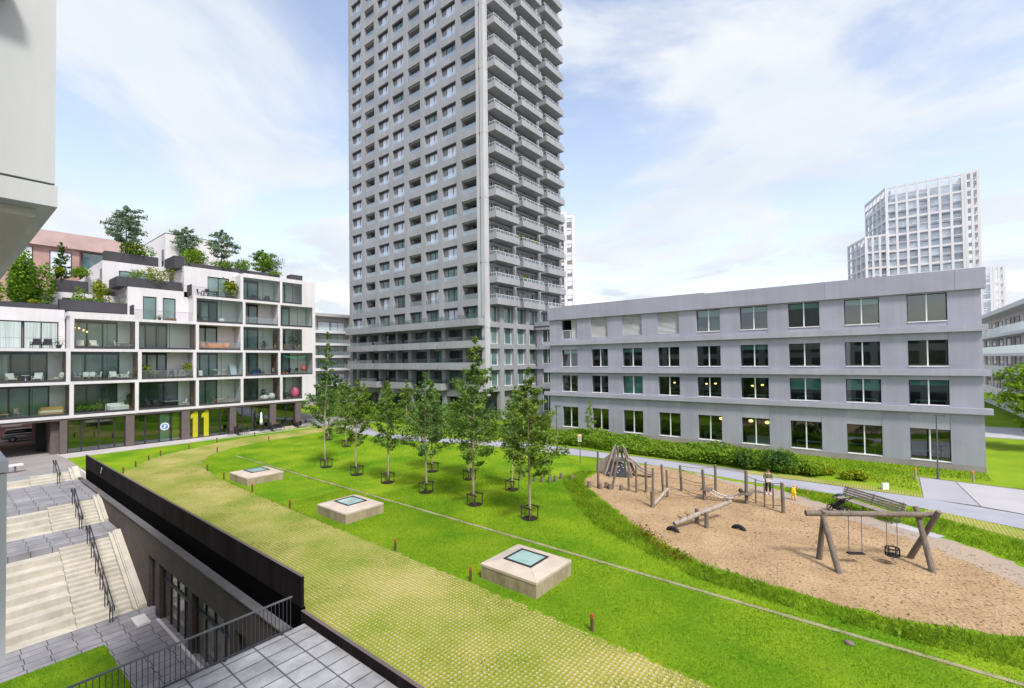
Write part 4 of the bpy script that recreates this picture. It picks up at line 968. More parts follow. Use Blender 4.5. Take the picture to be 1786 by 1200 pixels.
bays = [(118, 220, [142, 172, 200], 'glass_teal'), (234, 318, [253, 278, 300], 'glass_teal'), (331, 402, [347, 366, 385], 'glass_teal'), (412, 472, [424, 440, 457], 'glass_teal'), (482, 516, [500], 'glass_teal')]
for p0, p1, ms, gm in bays:
    y0, y1 = fy(p0), fy(p1); f = MB(); x = LX - .45
    f.box(x - .05, x + .05, y0, y1, 3.3, 3.40); f.box(x - .05, x + .05, y0, y1, 0, .08)
    for q in [y0 + .03] + [fy(m_) for m_ in ms] + [y1 - .03]: f.box(x - .045, x + .055, q - .06, q + .06, .08, 3.3)
    d = f.build('shop_window', 'dark_frame', tb); MB().quad((x, y0, .08), (x, y1, .08), (x, y1, 3.3), (x, y0, 3.3)).build('pane', gm, d)
# house number on the glass
a = MB(); x = LX - .40
for y0 in (19.55, 20.72):
    P = [(.32, 0), (.86, 0), (.86, 3.2), (.50, 3.2), (.08, 2.72), (.08, 2.28), (.32, 2.42)]
    n = len(P); a.add([(x, y0 + p, .1 + q) for p, q in P] + [(x + .012, y0 + p, .1 + q) for p, q in P], [tuple(range(n, 2 * n)), tuple(reversed(range(n)))] + [(i, (i + 1) % n, n + (i + 1) % n, n + i) for i in range(n)])
a.build('house_number', 'yellow', tb)
def disc(x, y, z, r, m, nm, par, n=28):
    b = MB(); b.tube([(x, y, z), (x + .012, y, z)], r, n); return b.build(nm, m, par)
s = disc(LX - .37, 17.05, 1.78, .44, 'plastic_white', 'round_emblem', tb); q = disc(LX - .356, 17.05, 1.78, .33, 'sign_blue', 'blue_field', s)
b = MB(); b.box(LX - .343, LX - .339, 16.98, 17.10, 1.56, 2.02); b.box(LX - .343, LX - .339, 16.80, 16.98, 1.62, 1.68); b.box(LX - .343, LX - .339, 17.10, 17.29, 1.86, 1.92); b.build('emblem_mark', 'plastic_white', s)
MB().box(LX - .47, LX - .46, 16.5, 17.5, .1, 3.28).build('shop_door_film', 'blind', tb)
for y0, y1 in ((17.75, 18.5),): MB().box(LX - .62, LX - .60, y0, y1, .1, 3.28).build('shop_curtain', 'yellow', tb)
for y0, z, m_ in ((26.6, 2.3, 'wood_orange'), (31.6, 2.0, 'wood_warm')): MB().box(LX - 2.4, LX - 2.3, y0, y0 + 1.2, z, z + .9).build('shop_shelf', m_, tb)

# ------------------------------------------------------------------ furniture of the loggias and terraces
def seat(kind, name, label, cat, loc, rz, group=None):
    """small garden chair: built at origin facing +x"""
    t = thing(name, label, cat, loc, group, rz, local=True)
    if kind in ('shell', 'dining', 'metal', 'folding'):
        sm, lm = {'shell': ('plastic_white', 'wood_warm'), 'dining': ('wood_warm', 'wood_warm'), 'metal': ('black_metal', 'black_metal'), 'folding': ('timber_light', 'timber_light')}[kind]
        a = MB(); a.obox((0, 0, .45), .44, .46, .05); a.build('seat', sm, t)
        a = MB(); a.obox((-.23, 0, .72), .05, .44, .42, ry=R(-10)); a.build('backrest', sm, t)
        for x in (-.18, .18):
            for y in (-.18, .18): a = MB(); a.tube([(x * 1.25, y * 1.25, 0), (x, y, .43)], .022, 6); a.build('leg', lm, t)
    elif kind in ('arm', 'armwhite', 'wicker', 'orange', 'dark'):
        fm, cm = {'arm': ('wood_warm', 'cushion'), 'armwhite': ('plastic_white', 'cushion'), 'wicker': ('wicker', 'cushion'), 'orange': ('wood_orange', 'wood_orange'), 'dark': ('black_metal', 'planter')}[kind]
        a = MB(); a.obox((0, 0, .38), .62, .60, .14); a.build('seat', cm, t)
        a = MB(); a.obox((-.30, 0, .68), .12, .60, .52, ry=R(-15)); a.build('backrest', cm, t)
        for y in (-.34, .34):
            a = MB(); a.obox((0, y, .58), .66, .07, .05); a.build('armrest', fm, t)
            for x in (-.28, .28): a = MB(); a.tube([(x, y, 0), (x * .9, y, .56)], .028, 6); a.build('leg', fm, t)
    elif kind in ('sofa', 'sofawhite', 'sofaorange'):
        fm, cm = {'sofa': ('wicker', 'cushion'), 'sofawhite': ('plastic_white', 'cushion'), 'sofaorange': ('wood_orange', 'wood_orange')}[kind]
        a = MB(); a.box(-.4, .4, -.85, .85, .08, .34); a.build('base', fm, t); a = MB(); a.box(-.36, .38, -.8, .8, .342, .48); a.build('seat', cm, t)
        a = MB(); a.obox((-.38, 0, .62), .14, 1.7, .5, ry=R(-8)); a.build('backrest', fm, t)
        for y in (-.86, .86): a = MB(); a.box(-.42, .4, y - .06, y + .06, .081, .62); a.build('armrest', fm, t)
    return t
def table(name, label, loc, w, d, h, top, leg, rz=0, round_=False, group=None):
    t = thing(name, label, 'table', loc, group, rz, local=True)
    a = MB()
    if round_: a.cyl(0, 0, h - .04, h, w / 2, n=20)
    else: a.box(-w / 2, w / 2, -d / 2, d / 2, h - .04, h)
    a.build('tabletop', top, t)
    if round_: a = MB(); a.lathe((0, 0, 0), [(.26, 0), (.24, .03), (.035, .05), (.035, h - .04)]); a.build('pedestal', leg, t, True)
    else:
        for x in (-1, 1):
            for y in (-1, 1): a = MB(); a.tube([(x * (w / 2 - .05), y * (d / 2 - .05), 0), (x * (w / 2 - .08), y * (d / 2 - .08), h - .041)], .025, 6); a.build('leg', leg, t)
    return t
def potplant(label, loc, r, h, seed, pot='terracotta', leaf='leaf_bright', n=160, ls=.13, spread=.35, cat='potted plant', up=False):
    rng = np.random.default_rng(seed); t = thing('potted_plant', label, cat, loc, 'potted plants on the balconies')
    a = MB(); a.lathe(loc, [(r * .7, 0), (r, .32), (r * 1.05, .36), (r * .85, .362), (r * .8, .3)]); a.build('pot', pot, t, True)
    b = MB()
    for k in range(5): b.tube([(loc[0], loc[1], loc[2] + .3), (loc[0] + rng.normal() * .08, loc[1] + rng.normal() * .1, loc[2] + h * .7)], .012, 5)
    b.build('stem', 'bark_dark', t)
    P = np.array(loc) + np.array([0, 0, h * .68]) + rng.normal(size=(n, 3)) * np.array([spread * .6, spread, h * .2])
    npmesh('foliage', leafquads(P, ls, rng, flat=.1, elong=2 if up else 1.5), 4, leaf, t)
    return t
def zf(r): return ZL[r] + .19
XF = -66.3
st = ('first', 'second', 'third', 'fourth', 'fifth')
# row 1 (lowest loggias)
table('low_table', 'low wooden table in the lowest loggia at the far left edge', (XF, fy(8), zf(0)), .9, .7, .45, 'wood_warm', 'wood_warm')
seat('folding', 'garden_stool', 'wooden seat beside the far left low table, lowest loggia', 'chair', (XF, fy(33), zf(0)), R(40))
seat('sofa', 'wicker_sofa', 'yellow-brown wicker sofa with pale cushions in the lowest left loggia', 'sofa', (XF - .2, fy(92), zf(0)), R(-10))
for i, p in enumerate((140, 154, 170)):
    potplant(f'planter box of green herbs, {("left", "middle", "right")[i]} of three in a lowest-row loggia', (XF + .55, fy(p), zf(0)), .3, .85, 20 + i, 'planter', 'leaf_bright' if i != 1 else 'leaf_hedge', 170, .12, .3)
seat('sofawhite', 'white_lounger', 'white lounge seat in the lowest-row loggia beside three herb planters', 'lounge chair', (XF, fy(208), zf(0)), R(20))
potplant('tall dark-green plant at the right end behind the white lounge seat', (XF - .3, fy(231), zf(0)), .2, 1.7, 31, 'terracotta', 'leaf_dark', 140, .16, .28)
seat('metal', 'dark_chair', 'dark chair at the left of the glass table in the third lowest loggia', 'chair', (XF, fy(262), zf(0)), 0, 'dark chairs of the third lowest loggia'); seat('dark', 'dark_armchair', 'dark lattice armchair left of the glass table in the third lowest loggia', 'chair', (XF - .2, fy(280), zf(0)), R(30))
table('glass_table', 'long thin table in the third lowest loggia', (XF - .1, fy(303), zf(0)), .8, 1.5, .74, 'skyl_glass', 'black_metal')
seat('shell', 'shell_chair', 'white shell chair at the right end of the thin table in the third lowest loggia', 'chair', (XF, fy(326), zf(0)), R(-90))
table('childrens_table', 'small white table with pale wooden legs in a lowest-row loggia', (XF, fy(390), zf(0)), .7, .7, .6, 'plastic_white', 'wood_warm')
seat('dining', 'small_chair', 'small pale wooden chair left of the white childrens table', 'chair', (XF, fy(379), zf(0)), R(90)); seat('dining', 'small_chair', 'small pale wooden chair right of the white childrens table', 'chair', (XF, fy(401), zf(0)), R(-90))
a = MB(); a.blob((XF, fy(468), zf(0) + .38), (.45, .62, .38)); a.blob((XF + .05, fy(480), zf(0) + .5), (.42, .42, .48)); tag(a.build('bean_bag', 'cushion', smooth=True), 'big pale bean bag on the lowest-row loggia floor', 'bean bag')
potplant('slim plant behind the pale bean bag', (XF - .6, fy(470), zf(0)), .18, 1.5, 33, 'planter', 'leaf_dark', 90, .16, .22)
t = thing('parasol_cover', 'pink fabric hood standing in the lowest loggia at the right end', 'covered seat', (XF, fy(521), zf(0)))
a = MB(); a.lathe((XF, fy(521), zf(0)), [(.52, .1), (.58, .7), (.52, 1.15), (.36, 1.4), (.12, 1.6), (.02, 1.66)]); a.build('hood', 'pinkp', t, True); a = MB(); a.cyl(XF, fy(521), zf(0), zf(0) + .1, .5); a.build('base', 'planter', t)
seat('dark', 'grey_armchair', 'grey armchair next to the pink hood in the right end lowest loggia', 'chair', (XF, fy(507), zf(0)), 0)
potplant('wispy plant against the glass of the right end lowest loggia', (XF + .3, fy(498), zf(0)), .2, 1.7, 34, 'planter', 'leaf_hedge', 130, .12, .35)
# row 2
seat('arm', 'armchair', 'tan armchair in the second-row loggia at the far left', 'armchair', (XF, fy(20), zf(1)), R(15)); table('round_table', 'small round white table beside the far left tan armchair', (XF, fy(45), zf(1)), .6, .6, .72, 'plastic_white', 'plastic_white', 0, True)
seat('armwhite', 'armchair', 'white armchair right of the small round table, second-row left loggia', 'armchair', (XF, fy(66), zf(1)), R(-20)); seat('wicker', 'wicker_chair', 'brown wicker chair by the wooden side wall of the second-row left loggia', 'armchair', (XF, fy(105), zf(1)), R(-60))
table('dining_table', 'white oval dining table in the second-row loggia', (XF - .1, fy(154), zf(1)), .8, 1.5, .74, 'plastic_white', 'wood_warm')
for i, (p, dx, rz) in enumerate(((137, 0, 90), (149, .5, 180), (160, .5, 180), (173, 0, -90))): seat('shell', 'shell_chair', f'white shell chair with wooden legs, {("left end", "front left", "front right", "right end")[i]} of the oval dining table', 'chair', (XF + dx, fy(p), zf(1)), R(rz), 'shell chairs round the dining table')
seat('armwhite', 'white_armchair', 'white armchair seen from the front, right of the oval dining table', 'armchair', (XF, fy(201), zf(1)), R(5)); seat('armwhite', 'white_armchair', 'white wooden lounge chair turned sideways near the wooden side wall', 'armchair', (XF, fy(221), zf(1)), R(-95))
potplant('bushy green plant in a terracotta pot on the open second-row balcony', (XF + .5, fy(252), zf(1)), .3, 1.5, 36, 'terracotta', 'leaf_bright', 330, .17, .42); potplant('low green plant right of the terracotta pot', (XF + .5, fy(263), zf(1)), .25, .9, 37, 'planter', 'leaf_bright', 200, .15, .33)
table('dark_table', 'dark dining table on the open second-row balcony', (XF, fy(293), zf(1)), .8, 1.6, .74, 'planter', 'black_metal')
for i, p in enumerate((276, 287, 300, 311)): seat('metal', 'dark_chair', f'dark chair, {("first", "second", "third", "fourth")[i]} from the left at the dark balcony table', 'chair', (XF + (.5 if i in (1, 2) else 0), fy(p), zf(1)), R(180 if i in (1, 2) else (90 if i == 0 else -90)), 'dark chairs round the balcony table')
potplant('yellow-green plant at the right end of the open second-row balcony', (XF + .5, fy(331), zf(1)), .25, 1.6, 38, 'planter', 'leaf_yellow', 260, .18, .32, up=True)
t = thing('drying_rack', 'white folding drying rack with splayed legs in the second-row loggia', 'drying rack', (XF, fy(388), zf(1)))
a = MB(); y = fy(388); z = zf(1)
for q in np.linspace(-.8, .8, 9): a.tube([(XF - .3, y + q, z + .95), (XF + .3, y + q, z + .95)], .012, 5)
for q in (-.3, .3): a.tube([(XF + q, y - .8, z + .95), (XF + q, y + .8, z + .95)], .014, 5)
a.build('rack', 'plastic_white', t); a = MB()
for q in (-.3, .3): a.tube([(XF + q, y - .75, z), (XF + q, y + .6, z + .94)], .016, 5); a.tube([(XF + q, y + .75, z), (XF + q, y - .6, z + .94)], .016, 5)
a.build('legs', 'plastic_white', t)
tag(MB().obox((XF, fy(353), zf(1) + .42), .4, .42, .82).build('white_cabinet', 'plastic_white'), 'narrow white cabinet left of the drying rack', 'cabinet')
tag(MB().obox((XF - .3, fy(414), zf(1) + .8), .1, .75, 1.6, rx=R(8)).build('leaning_panel', 'win_pale'), 'pale panel leaning by the wall right of the drying rack', 'panel')
tag(MB().obox((XF + .3, fy(448), zf(1) + .22), .5, .75, .42).build('storage_box', 'blue'), 'blue storage box on the second-row loggia floor', 'box')
seat('dark', 'desk_chair', 'grey chair right of the blue storage box', 'chair', (XF, fy(460), zf(1)), R(20)); seat('folding', 'wooden_stool', 'low wooden frame seat at the right end of the blue-box loggia', 'stool', (XF, fy(485), zf(1)), 0)
seat('folding', 'folding_chair', 'pale folding chair at the left of the blue-box loggia', 'chair', (XF, fy(434), zf(1)), R(30))
table('dark_table', 'dark table under the green bunting', (XF, fy(513), zf(1)), .7, 1.0, .74, 'planter', 'black_metal')
for i, p in enumerate((507, 520)): seat('metal', 'dark_chair', f'dark chair at the {("left", "right")[i]} of the table under the green bunting', 'chair', (XF + .45, fy(p), zf(1)), R(180), 'dark chairs under the bunting')
t = thing('parasol', 'furled orange-red parasol in the loggia with green bunting', 'parasol', (XF, fy(538), zf(1))); a = MB(); a.cyl(XF, fy(537), zf(1), zf(1) + 1.2, .02); a.build('pole', 'plastic_white', t); a = MB(); a.lathe((XF, fy(537), zf(1)), [(.25, .5), (.32, .8), (.22, 1.15), (.05, 1.35)]); a.build('canopy', 'redp', t, True)
t = thing('bunting', 'string of green triangular flags across the second-row loggia', 'bunting', (LX - .3, 32.6, zf(1) + 2.4)); a = MB(); fl = []
ys = np.linspace(30.6, 34.5, 14)
a.tube([(LX - .3, q, zf(1) + 2.85 - .45 * math.sin(math.pi * (q - 30.6) / 3.9)) for q in ys], .01, 5); a.build('string', 'plastic_white', t)
for q in ys[1:-1]: zq = zf(1) + 2.85 - .45 * math.sin(math.pi * (q - 30.6) / 3.9); MB().add([(LX - .3, q - .11, zq), (LX - .3, q + .11, zq), (LX - .3, q, zq - .27), (LX - .31, q - .11, zq), (LX - .31, q + .11, zq), (LX - .31, q, zq - .27)], [(0, 1, 2), (5, 4, 3), (0, 3, 4, 1), (1, 4, 5, 2), (2, 5, 3, 0)]).build('flag', 'green_flag', t)
for i, p in enumerate((497, 503)): tag(MB().lathe((XF + .6, fy(p), zf(1)), [(.14, 0), (.17, .2), (.1, .3), (.05, .34)]).build('toy', 'redp', smooth=True), f'small red toy on the floor below the bunting, {("left", "right")[i]} one', 'toy', 'red toys on the loggia floor')
# row 3
for i, p in enumerate((62, 81)): seat('dark', 'dark_armchair', f'dark metal armchair on the third-row terrace, {("left", "right")[i]} of the pair before white curtains', 'armchair', (XF + .2, fy(p), zf(2)), R(190), 'dark armchairs before the curtains')
potplant('small dark plant in a grey pot right of the two dark armchairs', (XF + .3, fy(103), zf(2)), .25, .9, 41, 'planter', 'leaf_dark', 90, .1, .25)
for i, p in enumerate((141, 165)): seat('arm', 'armchair', f'wooden armchair with pale cushion in the third-row loggia, {("left", "right")[i]} one under warm lamps', 'armchair', (XF, fy(p), zf(2)), R(-10 + 15 * i), 'wooden armchairs under the lamps')
table('round_table', 'white round table in the third-row loggia right of the wooden armchairs', (XF - .1, fy(218), zf(2)), 1.2, 1.2, .74, 'plastic_white', 'plastic_white', 0, True)
for i, p in enumerate((207, 231)): seat('shell', 'shell_chair', f'white shell chair at the {("left", "right")[i]} of the white round table', 'chair', (XF, fy(p), zf(2)), R(90 - 180 * i), 'shell chairs at the round table')
t = thing('pendant_lamp', 'cluster of small warm bulbs hanging in the third-row loggia', 'lamp', (XF, fy(147), 13.2)); a = MB()
for q, zq in ((-.35, 12.95), (0, 12.75), (.28, 12.6), (-.7, 13.0)): MB().blob((XF, fy(147) + q, zq), (.075, .075, .09), 8, 5).build('bulb', 'lamp_warm', t, True); a.cyl(XF, fy(147) + q, zq + .08, 13.86, .006, n=4)
a.build('cable', 'black_metal', t)
seat('sofaorange', 'garden_bench', 'orange wooden garden bench in the middle of the open third-row balcony', 'bench', (XF, fy(382), zf(2)), 0)
for i, p in enumerate((361, 401)): seat('orange', 'garden_armchair', f'orange wooden armchair {("left", "right")[i]} of the orange garden bench', 'armchair', (XF, fy(p), zf(2)), R(25 - 50 * i), 'orange armchairs by the bench')
potplant('small plant beside the window of the third-row loggia with a leaning deck chair', (XF - .4, fy(470), zf(2)), .16, 1.3, 43, 'terracotta', 'leaf_dark', 70, .14, .2)
seat('folding', 'deck_chair', 'pale deck chair leaning by the brown wall of a third-row loggia', 'chair', (XF, fy(486), zf(2)), R(-60))
table('dining_table', 'pale dining table in the right end third-row loggia', (XF, fy(512), zf(2)), .7, 1.5, .74, 'timber_light', 'wood_warm')
for i, p in enumerate((503, 524)): seat('dining', 'dining_chair', f'wooden chair at the {("left", "right")[i]} of the pale dining table, right end loggia', 'chair', (XF + .3, fy(p), zf(2)), R(90 - 180 * i), 'chairs at the pale table')
potplant('leafy climbing plant in the right end third-row loggia', (XF - .2, fy(520), zf(2)), .2, 2.1, 45, 'planter', 'leaf_dark', 180, .15, .4)
# row 4 and 5
a = MB(); a.obox((XF, 17.8, 14.16 + .18), .5, 1.0, .34); tag(a.build('wood_crate', 'wood_brown'), 'brown wooden crate on the set-back fourth-row terrace', 'crate'); potplant('small bright plant left of the brown crate', (XF, 16.7, 14.17), .18, .7, 46, 'planter', 'leaf_bright', 70, .1, .2)
table('dark_table', 'dark table behind the railing of a fourth-row balcony', (XF, fy(362), zf(3)), .7, 1.1, .74, 'planter', 'black_metal'); seat('metal', 'dark_chair', 'dark chair by the dark table of the fourth-row balcony', 'chair', (XF + .3, fy(352), zf(3)), R(90))
tag(MB().blob((XF, fy(392), zf(3) + .35), (.3, .35, .35)).build('pouffe', 'plastic_white', smooth=True), 'round white pouffe behind the glass of a fourth-row loggia', 'pouffe')
table('dark_table', 'dark dining table on the highest open terrace', (XF, fy(369), zf(4)), .8, 1.6, .74, 'black_metal', 'black_metal')
for i, p in enumerate((352, 361, 380)): seat('metal', 'dark_chair', f'dark chair on the highest open terrace, {("first", "second", "third")[i]} from the left', 'chair', (XF + (.5 if i == 1 else 0), fy(p), zf(4)), R((90, 180, -90)[i]), 'dark chairs on the highest terrace')
potplant('tall feathery plant in a big grey bowl on the highest open terrace', (XF + .2, fy(407), zf(4)), .5, 2.3, 47, 'planter', 'leaf_yellow', 260, .3, .42, up=True)
seat('dark', 'grey_armchair', 'grey armchair in the fifth-row glazed loggia', 'armchair', (XF, fy(452), zf(4)), R(20)); seat('dark', 'grey_armchair', 'grey armchair further right in the same fifth-row glazed loggia', 'armchair', (XF, fy(472), zf(4)), R(-30))
# pavement cafe
gi = 0
for (tx, ty), nm in (((-64.2, 24.4), 'left'), ((-64.1, 28.6), 'middle'), ((-64.4, 32.2), 'right')):
    table('cafe_table', f'dark round cafe table on the pavement, {nm} group of three', (tx, ty, 0), .8, .8, .74, 'black_metal', 'black_metal', 0, True, 'cafe tables on the pavement')
    for i, (dx, dy, rz) in enumerate(((-.1, -.85, 90), (.1, .85, -90), (-.75, .1, 0), (.75, -.1, 180))):
        seat('metal', 'cafe_chair', f'dark metal cafe chair, {("left", "right", "window", "lawn")[i]} side of the {nm} cafe table', 'chair', (tx + dx, ty + dy, 0), R(rz), 'cafe chairs on the pavement')
t = thing('closed_parasol', 'closed white parasol on the cafe pavement', 'parasol', (-64.6, 27.4, 0)); a = MB(); a.cyl(-64.6, 27.4, 0, 2.5, .025); a.cyl(-64.6, 27.4, 0, .08, .3); a.build('pole', 'steel', t); a = MB(); a.lathe((-64.6, 27.4, 0), [(.16, .9), (.2, 1.3), (.12, 2.1), (.14, 2.3), (.03, 2.55)]); a.build('canopy', 'far_white', t, True)
tag(MB().box(-63.9, -63.5, 30.0, 31.2, 0, .35).build('bench_block', 'skyl_top'), 'low pale bench block between the middle and right cafe groups', 'bench')

# ------------------------------------------------------------------ roof garden plants of the terraced building
for i, (x, y, z, h, wd, clear, lf, n, lab) in enumerate([(-71.6, 14.7, 22.4, 5.9, 2.15, 1.3, 'leaf_blue', 3600, 'large round-headed roof tree, leftmost on the highest planter'), (-71.6, 20.9, 21.2, 5.9, 1.6, 2.2, 'leaf_blue', 2000, 'round airy roof tree in front of the white penthouse, left of the pair'), (-68.4, 24.0, 21.6, 5.2, 1.7, 1.3, 'leaf_blue', 2400, 'dark round-headed roof tree with bare trunk, right of the pair'), (-68.6, 29.3, 21.5, 3.6, 1.6, .4, 'leaf_hedge', 1700, 'small leafy roof tree near the right roof end'), (-69.6, 30.9, 21.3, 3.7, 1.6, .8, 'leaf_blue', 800, 'sparse grey roof tree behind the small leafy one')]):
    tree(lab, x, y, z, h, clear, wd, 60 + i, n, .21, lf, 'bark_dark', .07, 'round', 'trees in the roof gardens', 'roof_tree', nb=44)
tree('dark green slender conifer on the left upper terrace', -71.7, 9.0, 17.2, 5.6, .3, .75, 71, 1500, .17, 'leaf_dark', 'bark_dark', .06, 'column', None, 'conifer', nb=44)
for i, q in enumerate([('big layered dark-green bush at the left edge of the roof terrace', -69.4, 6.0, 14.0, 2.1, 6.4, 5200, .24, 'leaf_hedge'), ('dark evergreen bush behind the big layered one, further left', -70.4, 3.2, 14.0, 2.0, 5.6, 3200, .24, 'leaf_dark'), ('light green bamboo-like bush at the far left roof edge', -68.2, 3.2, 14.6, 1.2, 2.6, 900, .2, 'leaf_bright'), ('low yellow clipped bush on the upper left planter', -71.6, 8.9, 19.0, .8, 1.1, 500, .16, 'leaf_yellow'), ('bright green mound beside the slender conifer', -71.6, 10.6, 18.9, 1.2, 1.3, 600, .18, 'leaf_bright'), ('yellow-green young tree-like shrub in front of the white upper block', -68.6, 11.9, 15.6, 1.1, 2.9, 700, .2, 'leaf_yellow'), ('thin pale shrub left of the yellow-green one', -68.3, 10.0, 15.8, .9, 1.6, 260, .15, 'leaf_bright'), ('low green hedge plant in the lowest charcoal planter', -67.6, 11.0, 15.8, .5, .6, 500, .14, 'leaf_hedge'), ('spreading yellow-green shrub on the second planter step', -67.9, 16.6, 18.6, 1.5, 1.9, 700, .18, 'leaf_yellow'), ('sparse twiggy shrub at the left of the second planter step', -68.2, 14.8, 18.9, 1.0, 1.3, 220, .15, 'leaf_hedge'), ('broad dark green shrub under the largest roof tree', -71.8, 15.6, 22.2, 1.9, 1.9, 1200, .2, 'leaf_hedge'), ('bright rounded bush on the long roof planter', -69, 21.3, 21.4, 1.6, 2.6, 1400, .19, 'leaf_bright'), ('low spreading shrub at the middle of the long roof planter', -68.1, 24.4, 21.5, 1.5, 1.3, 900, .17, 'leaf_hedge'), ('hanging shrub right of the dark roof tree', -67.9, 26.2, 21.4, 1.2, 1.7, 800, .17, 'leaf_hedge'), ('low clipped shrub at the right end of the long roof planter', -67.9, 30.6, 21.5, 1.3, .8, 500, .16, 'leaf_hedge'), ('small yellow flowering cushion on the left roof edge', -67.5, 6.6, 15.3, .5, .5, 260, .12, 'leaf_yellow')]):
    lb, x, y, z, r, h, n, ls, lf = q
    ry = 2.6 if 'hedge plant' in lb else (1.9 if 'spreading' in lb or 'broad' in lb else None)
    shrub(lb, x, y, z, r, h, 100 + i, n, ls, lf, 'shrubs in the roof gardens', 'roof_shrub', ry=ry)

# ------------------------------------------------------------------ background buildings
pb = thing('brick_building', 'pinkish brick building with a pale cornice behind the terraced roofs', 'building', (-92, 12, 0))
a = MB(); a.box(-104, -88, -20, 12.9, 0, 25.2); a.box(-104, -88.5, 12.9, 24, 0, 25.2); a.build('wall', 'pink', pb)
a = MB(); a.box(-104, -87.4, -20.2, 24.4, 25.2, 27.3); a.build('cornice', 'brick_cap', pb)
for y0, y1, z0, z1, m_ in ((7.0, 8.3, 21.6, 24.9, 'win_pale'), (9.9, 12.1, 21.4, 24.7, 'win_pale'), (3, 5, 21.5, 24.8, 'win_pale')): upwin(-87.95, y0, y1, z0, z1, m_, 1, pb, 'window')
upwin(-88.45, 13.2, 18.5, 21.0, 25.1, 'win_teal', 2, pb, 'window'); upwin(-88.45, 13.2, 18.5, 17.6, 20.6, 'win_dark', 2, pb, 'window')
for q in range(6): upwin(-87.96, -8 + q * 3.4, -6.2 + q * 3.4, 1.2, 2.9, 'win_pale', 2, pb, 'window', 'white_frame')

bl = thing('balcony_building', 'pale low apartment building with long balconies between the white building and the tower', 'building', (-110, 62, 0))
a = MB(); a.box(-122, -107, 50, 72, 0, 20.3); a.build('body', 'far_grey', bl)
for i, z in enumerate((3.7, 7.4, 10.5, 13.5, 16.5)):
    a = MB(); a.box(-107, -105, 50, 67.5, z - .3, z + .12); a.box(-105.25, -105, 50, 67.5, z + .12, z + .3); a.build('balcony', 'far_white', bl)
    MB().quad((-105.1, 50, z + .3), (-105.1, 67.5, z + .3), (-105.1, 67.5, z + 1.2), (-105.1, 50, z + 1.2)).build('balustrade', 'frost2', bl)
    upwin(-106.96, 58.5, 61.6, z + .15, z + 2.6, 'win_pale' if i == 4 else 'win_teal', 1, bl, 'window'); upwin(-106.96, 61.9, 65.6, z + .15, z + 2.6, 'win_pale' if i in (0, 4) else 'win_teal', 2, bl, 'window')
a = MB(); a.box(-121, -105.1, 50, 68.2, 20.3, 21.0); a.box(-107, -106, 66.4, 67.5, 0, 20.3); a.build('roof', 'far_grey', bl)
upwin(-106.96, 58, 65.5, .2, 3.2, 'win_dark', 4, bl, 'ground_window')

rb = thing('balcony_building', 'white apartment building with stacked long balconies at the right edge', 'building', (16, 100, 0))
a = MB(); a.box(15.6, 40, 78, 130, 0, 15.2); a.build('body', 'white_side', rb)
for i, z in enumerate((2.9, 6.3, 9.2, 12.1)):
    a = MB(); a.box(13.7, 15.62, 74, 128, z - .35, z + .05); a.build('balcony', 'far_white', rb)
    MB().quad((13.8, 74, z + .05), (13.8, 128, z + .05), (13.8, 128, z + 1.1), (13.8, 74, z + 1.1)).build('balustrade', 'frost2' if i != 2 else 'frost', rb)
    for q in range(8):
        y0 = 79 + q * 6
        f = MB(); f.box(15.5, 15.57, y0, y0 + 2.4, z + .1, z + 2.5); f.build('window', 'win_dark', rb); f = MB(); f.box(15.45, 15.56, y0 + 3.3, y0 + 5.2, z + .1, z + 2.6); f.build('wall_panel', 'skyl_top' if q % 2 else 'white_side', rb)
a = MB(); a.box(13.5, 40, 73.8, 130, 15.2, 15.8); a.build('roof', 'far_white', rb)

def lattice_tower(label, loc, parts, fl=3.2):
    """white frame tower; parts: list of footprint faces (p0, p1, z_bottom, z_top, n_bays)"""
    t = thing('lattice_tower', label, 'tower', loc)
    fr = MB(); gl = MB(); rg2 = random.Random(4)
    for (p0, p1, zb, zt, n, full) in parts:
        A = Vector((*p0, 0)); B = Vector((*p1, 0)); d = (B - A); Ln = d.length; d.normalize(); ang = math.atan2(d.y, d.x); nrm = Vector((d.y, -d.x, 0))
        for i in range(n + 1):
            q = A + d * Ln * i / n; fr.obox((q.x, q.y, (zb + zt) / 2), .75, .8, zt - zb, ang)
        z = zt; k = 0
        while z > zb:
            c = (A + B) / 2; fr.obox((c.x, c.y, z - .35), Ln, .7, .75 if k % 2 == 0 else .22, ang); z -= fl; k += 1
        if full:
            for i in range(n):
                z = zt - .8; k = 0
                while z > zb + 2:
                    q = A + d * Ln * (i + .5) / n - nrm * rg2.choice((.7, 1.6, 1.6, 2.4))
                    if rg2.random() < .93: gl.obox((q.x, q.y, z - fl * .55), Ln / n, .1, fl * .9, ang)
                    z -= fl
    fr.build('frame', 'far_white', t); gl.build('glazing', M['hazed_far_glass'], t)
    return t
M['hazed_far_glass'] = mat('hazed_far_glass', (.60, .68, .75), .15, .3, .08, col2=(.76, .83, .90), fine=0, spec=.6)  # distance haze put into the pale colour of this glass
lt = lattice_tower('tall white lattice tower with balconies rising behind the office at right', (12, 245, 0), [((2.7, 238.8), (24.8, 238.8), 5, 76.8, 7, True), ((25.6, 238.8), (28.9, 238.8), 5, 76.8, 2, False), ((24.8, 246), (28.9, 246), 5, 76.8, 1, False), ((28.9, 238.8), (28.9, 246), 5, 76.8, 2, False), ((-4.1, 259.8), (2.7, 238.8), 40, 76.8, 5, True), ((-4.1, 238.3), (2.6, 238.3), 5, 58, 3, True), ((-10.5, 254), (-4.1, 238.3), 5, 58, 4, True)])
a = MB(); a.prism([(4, 242), (24.2, 242), (24.2, 262), (-1.5, 262)], 5, 75.5); a.prism([(-3.2, 241.5), (3.6, 241.5), (-1.8, 258), (-9, 256)], 5, 57); a.build('core', 'hazed_far_glass', lt)
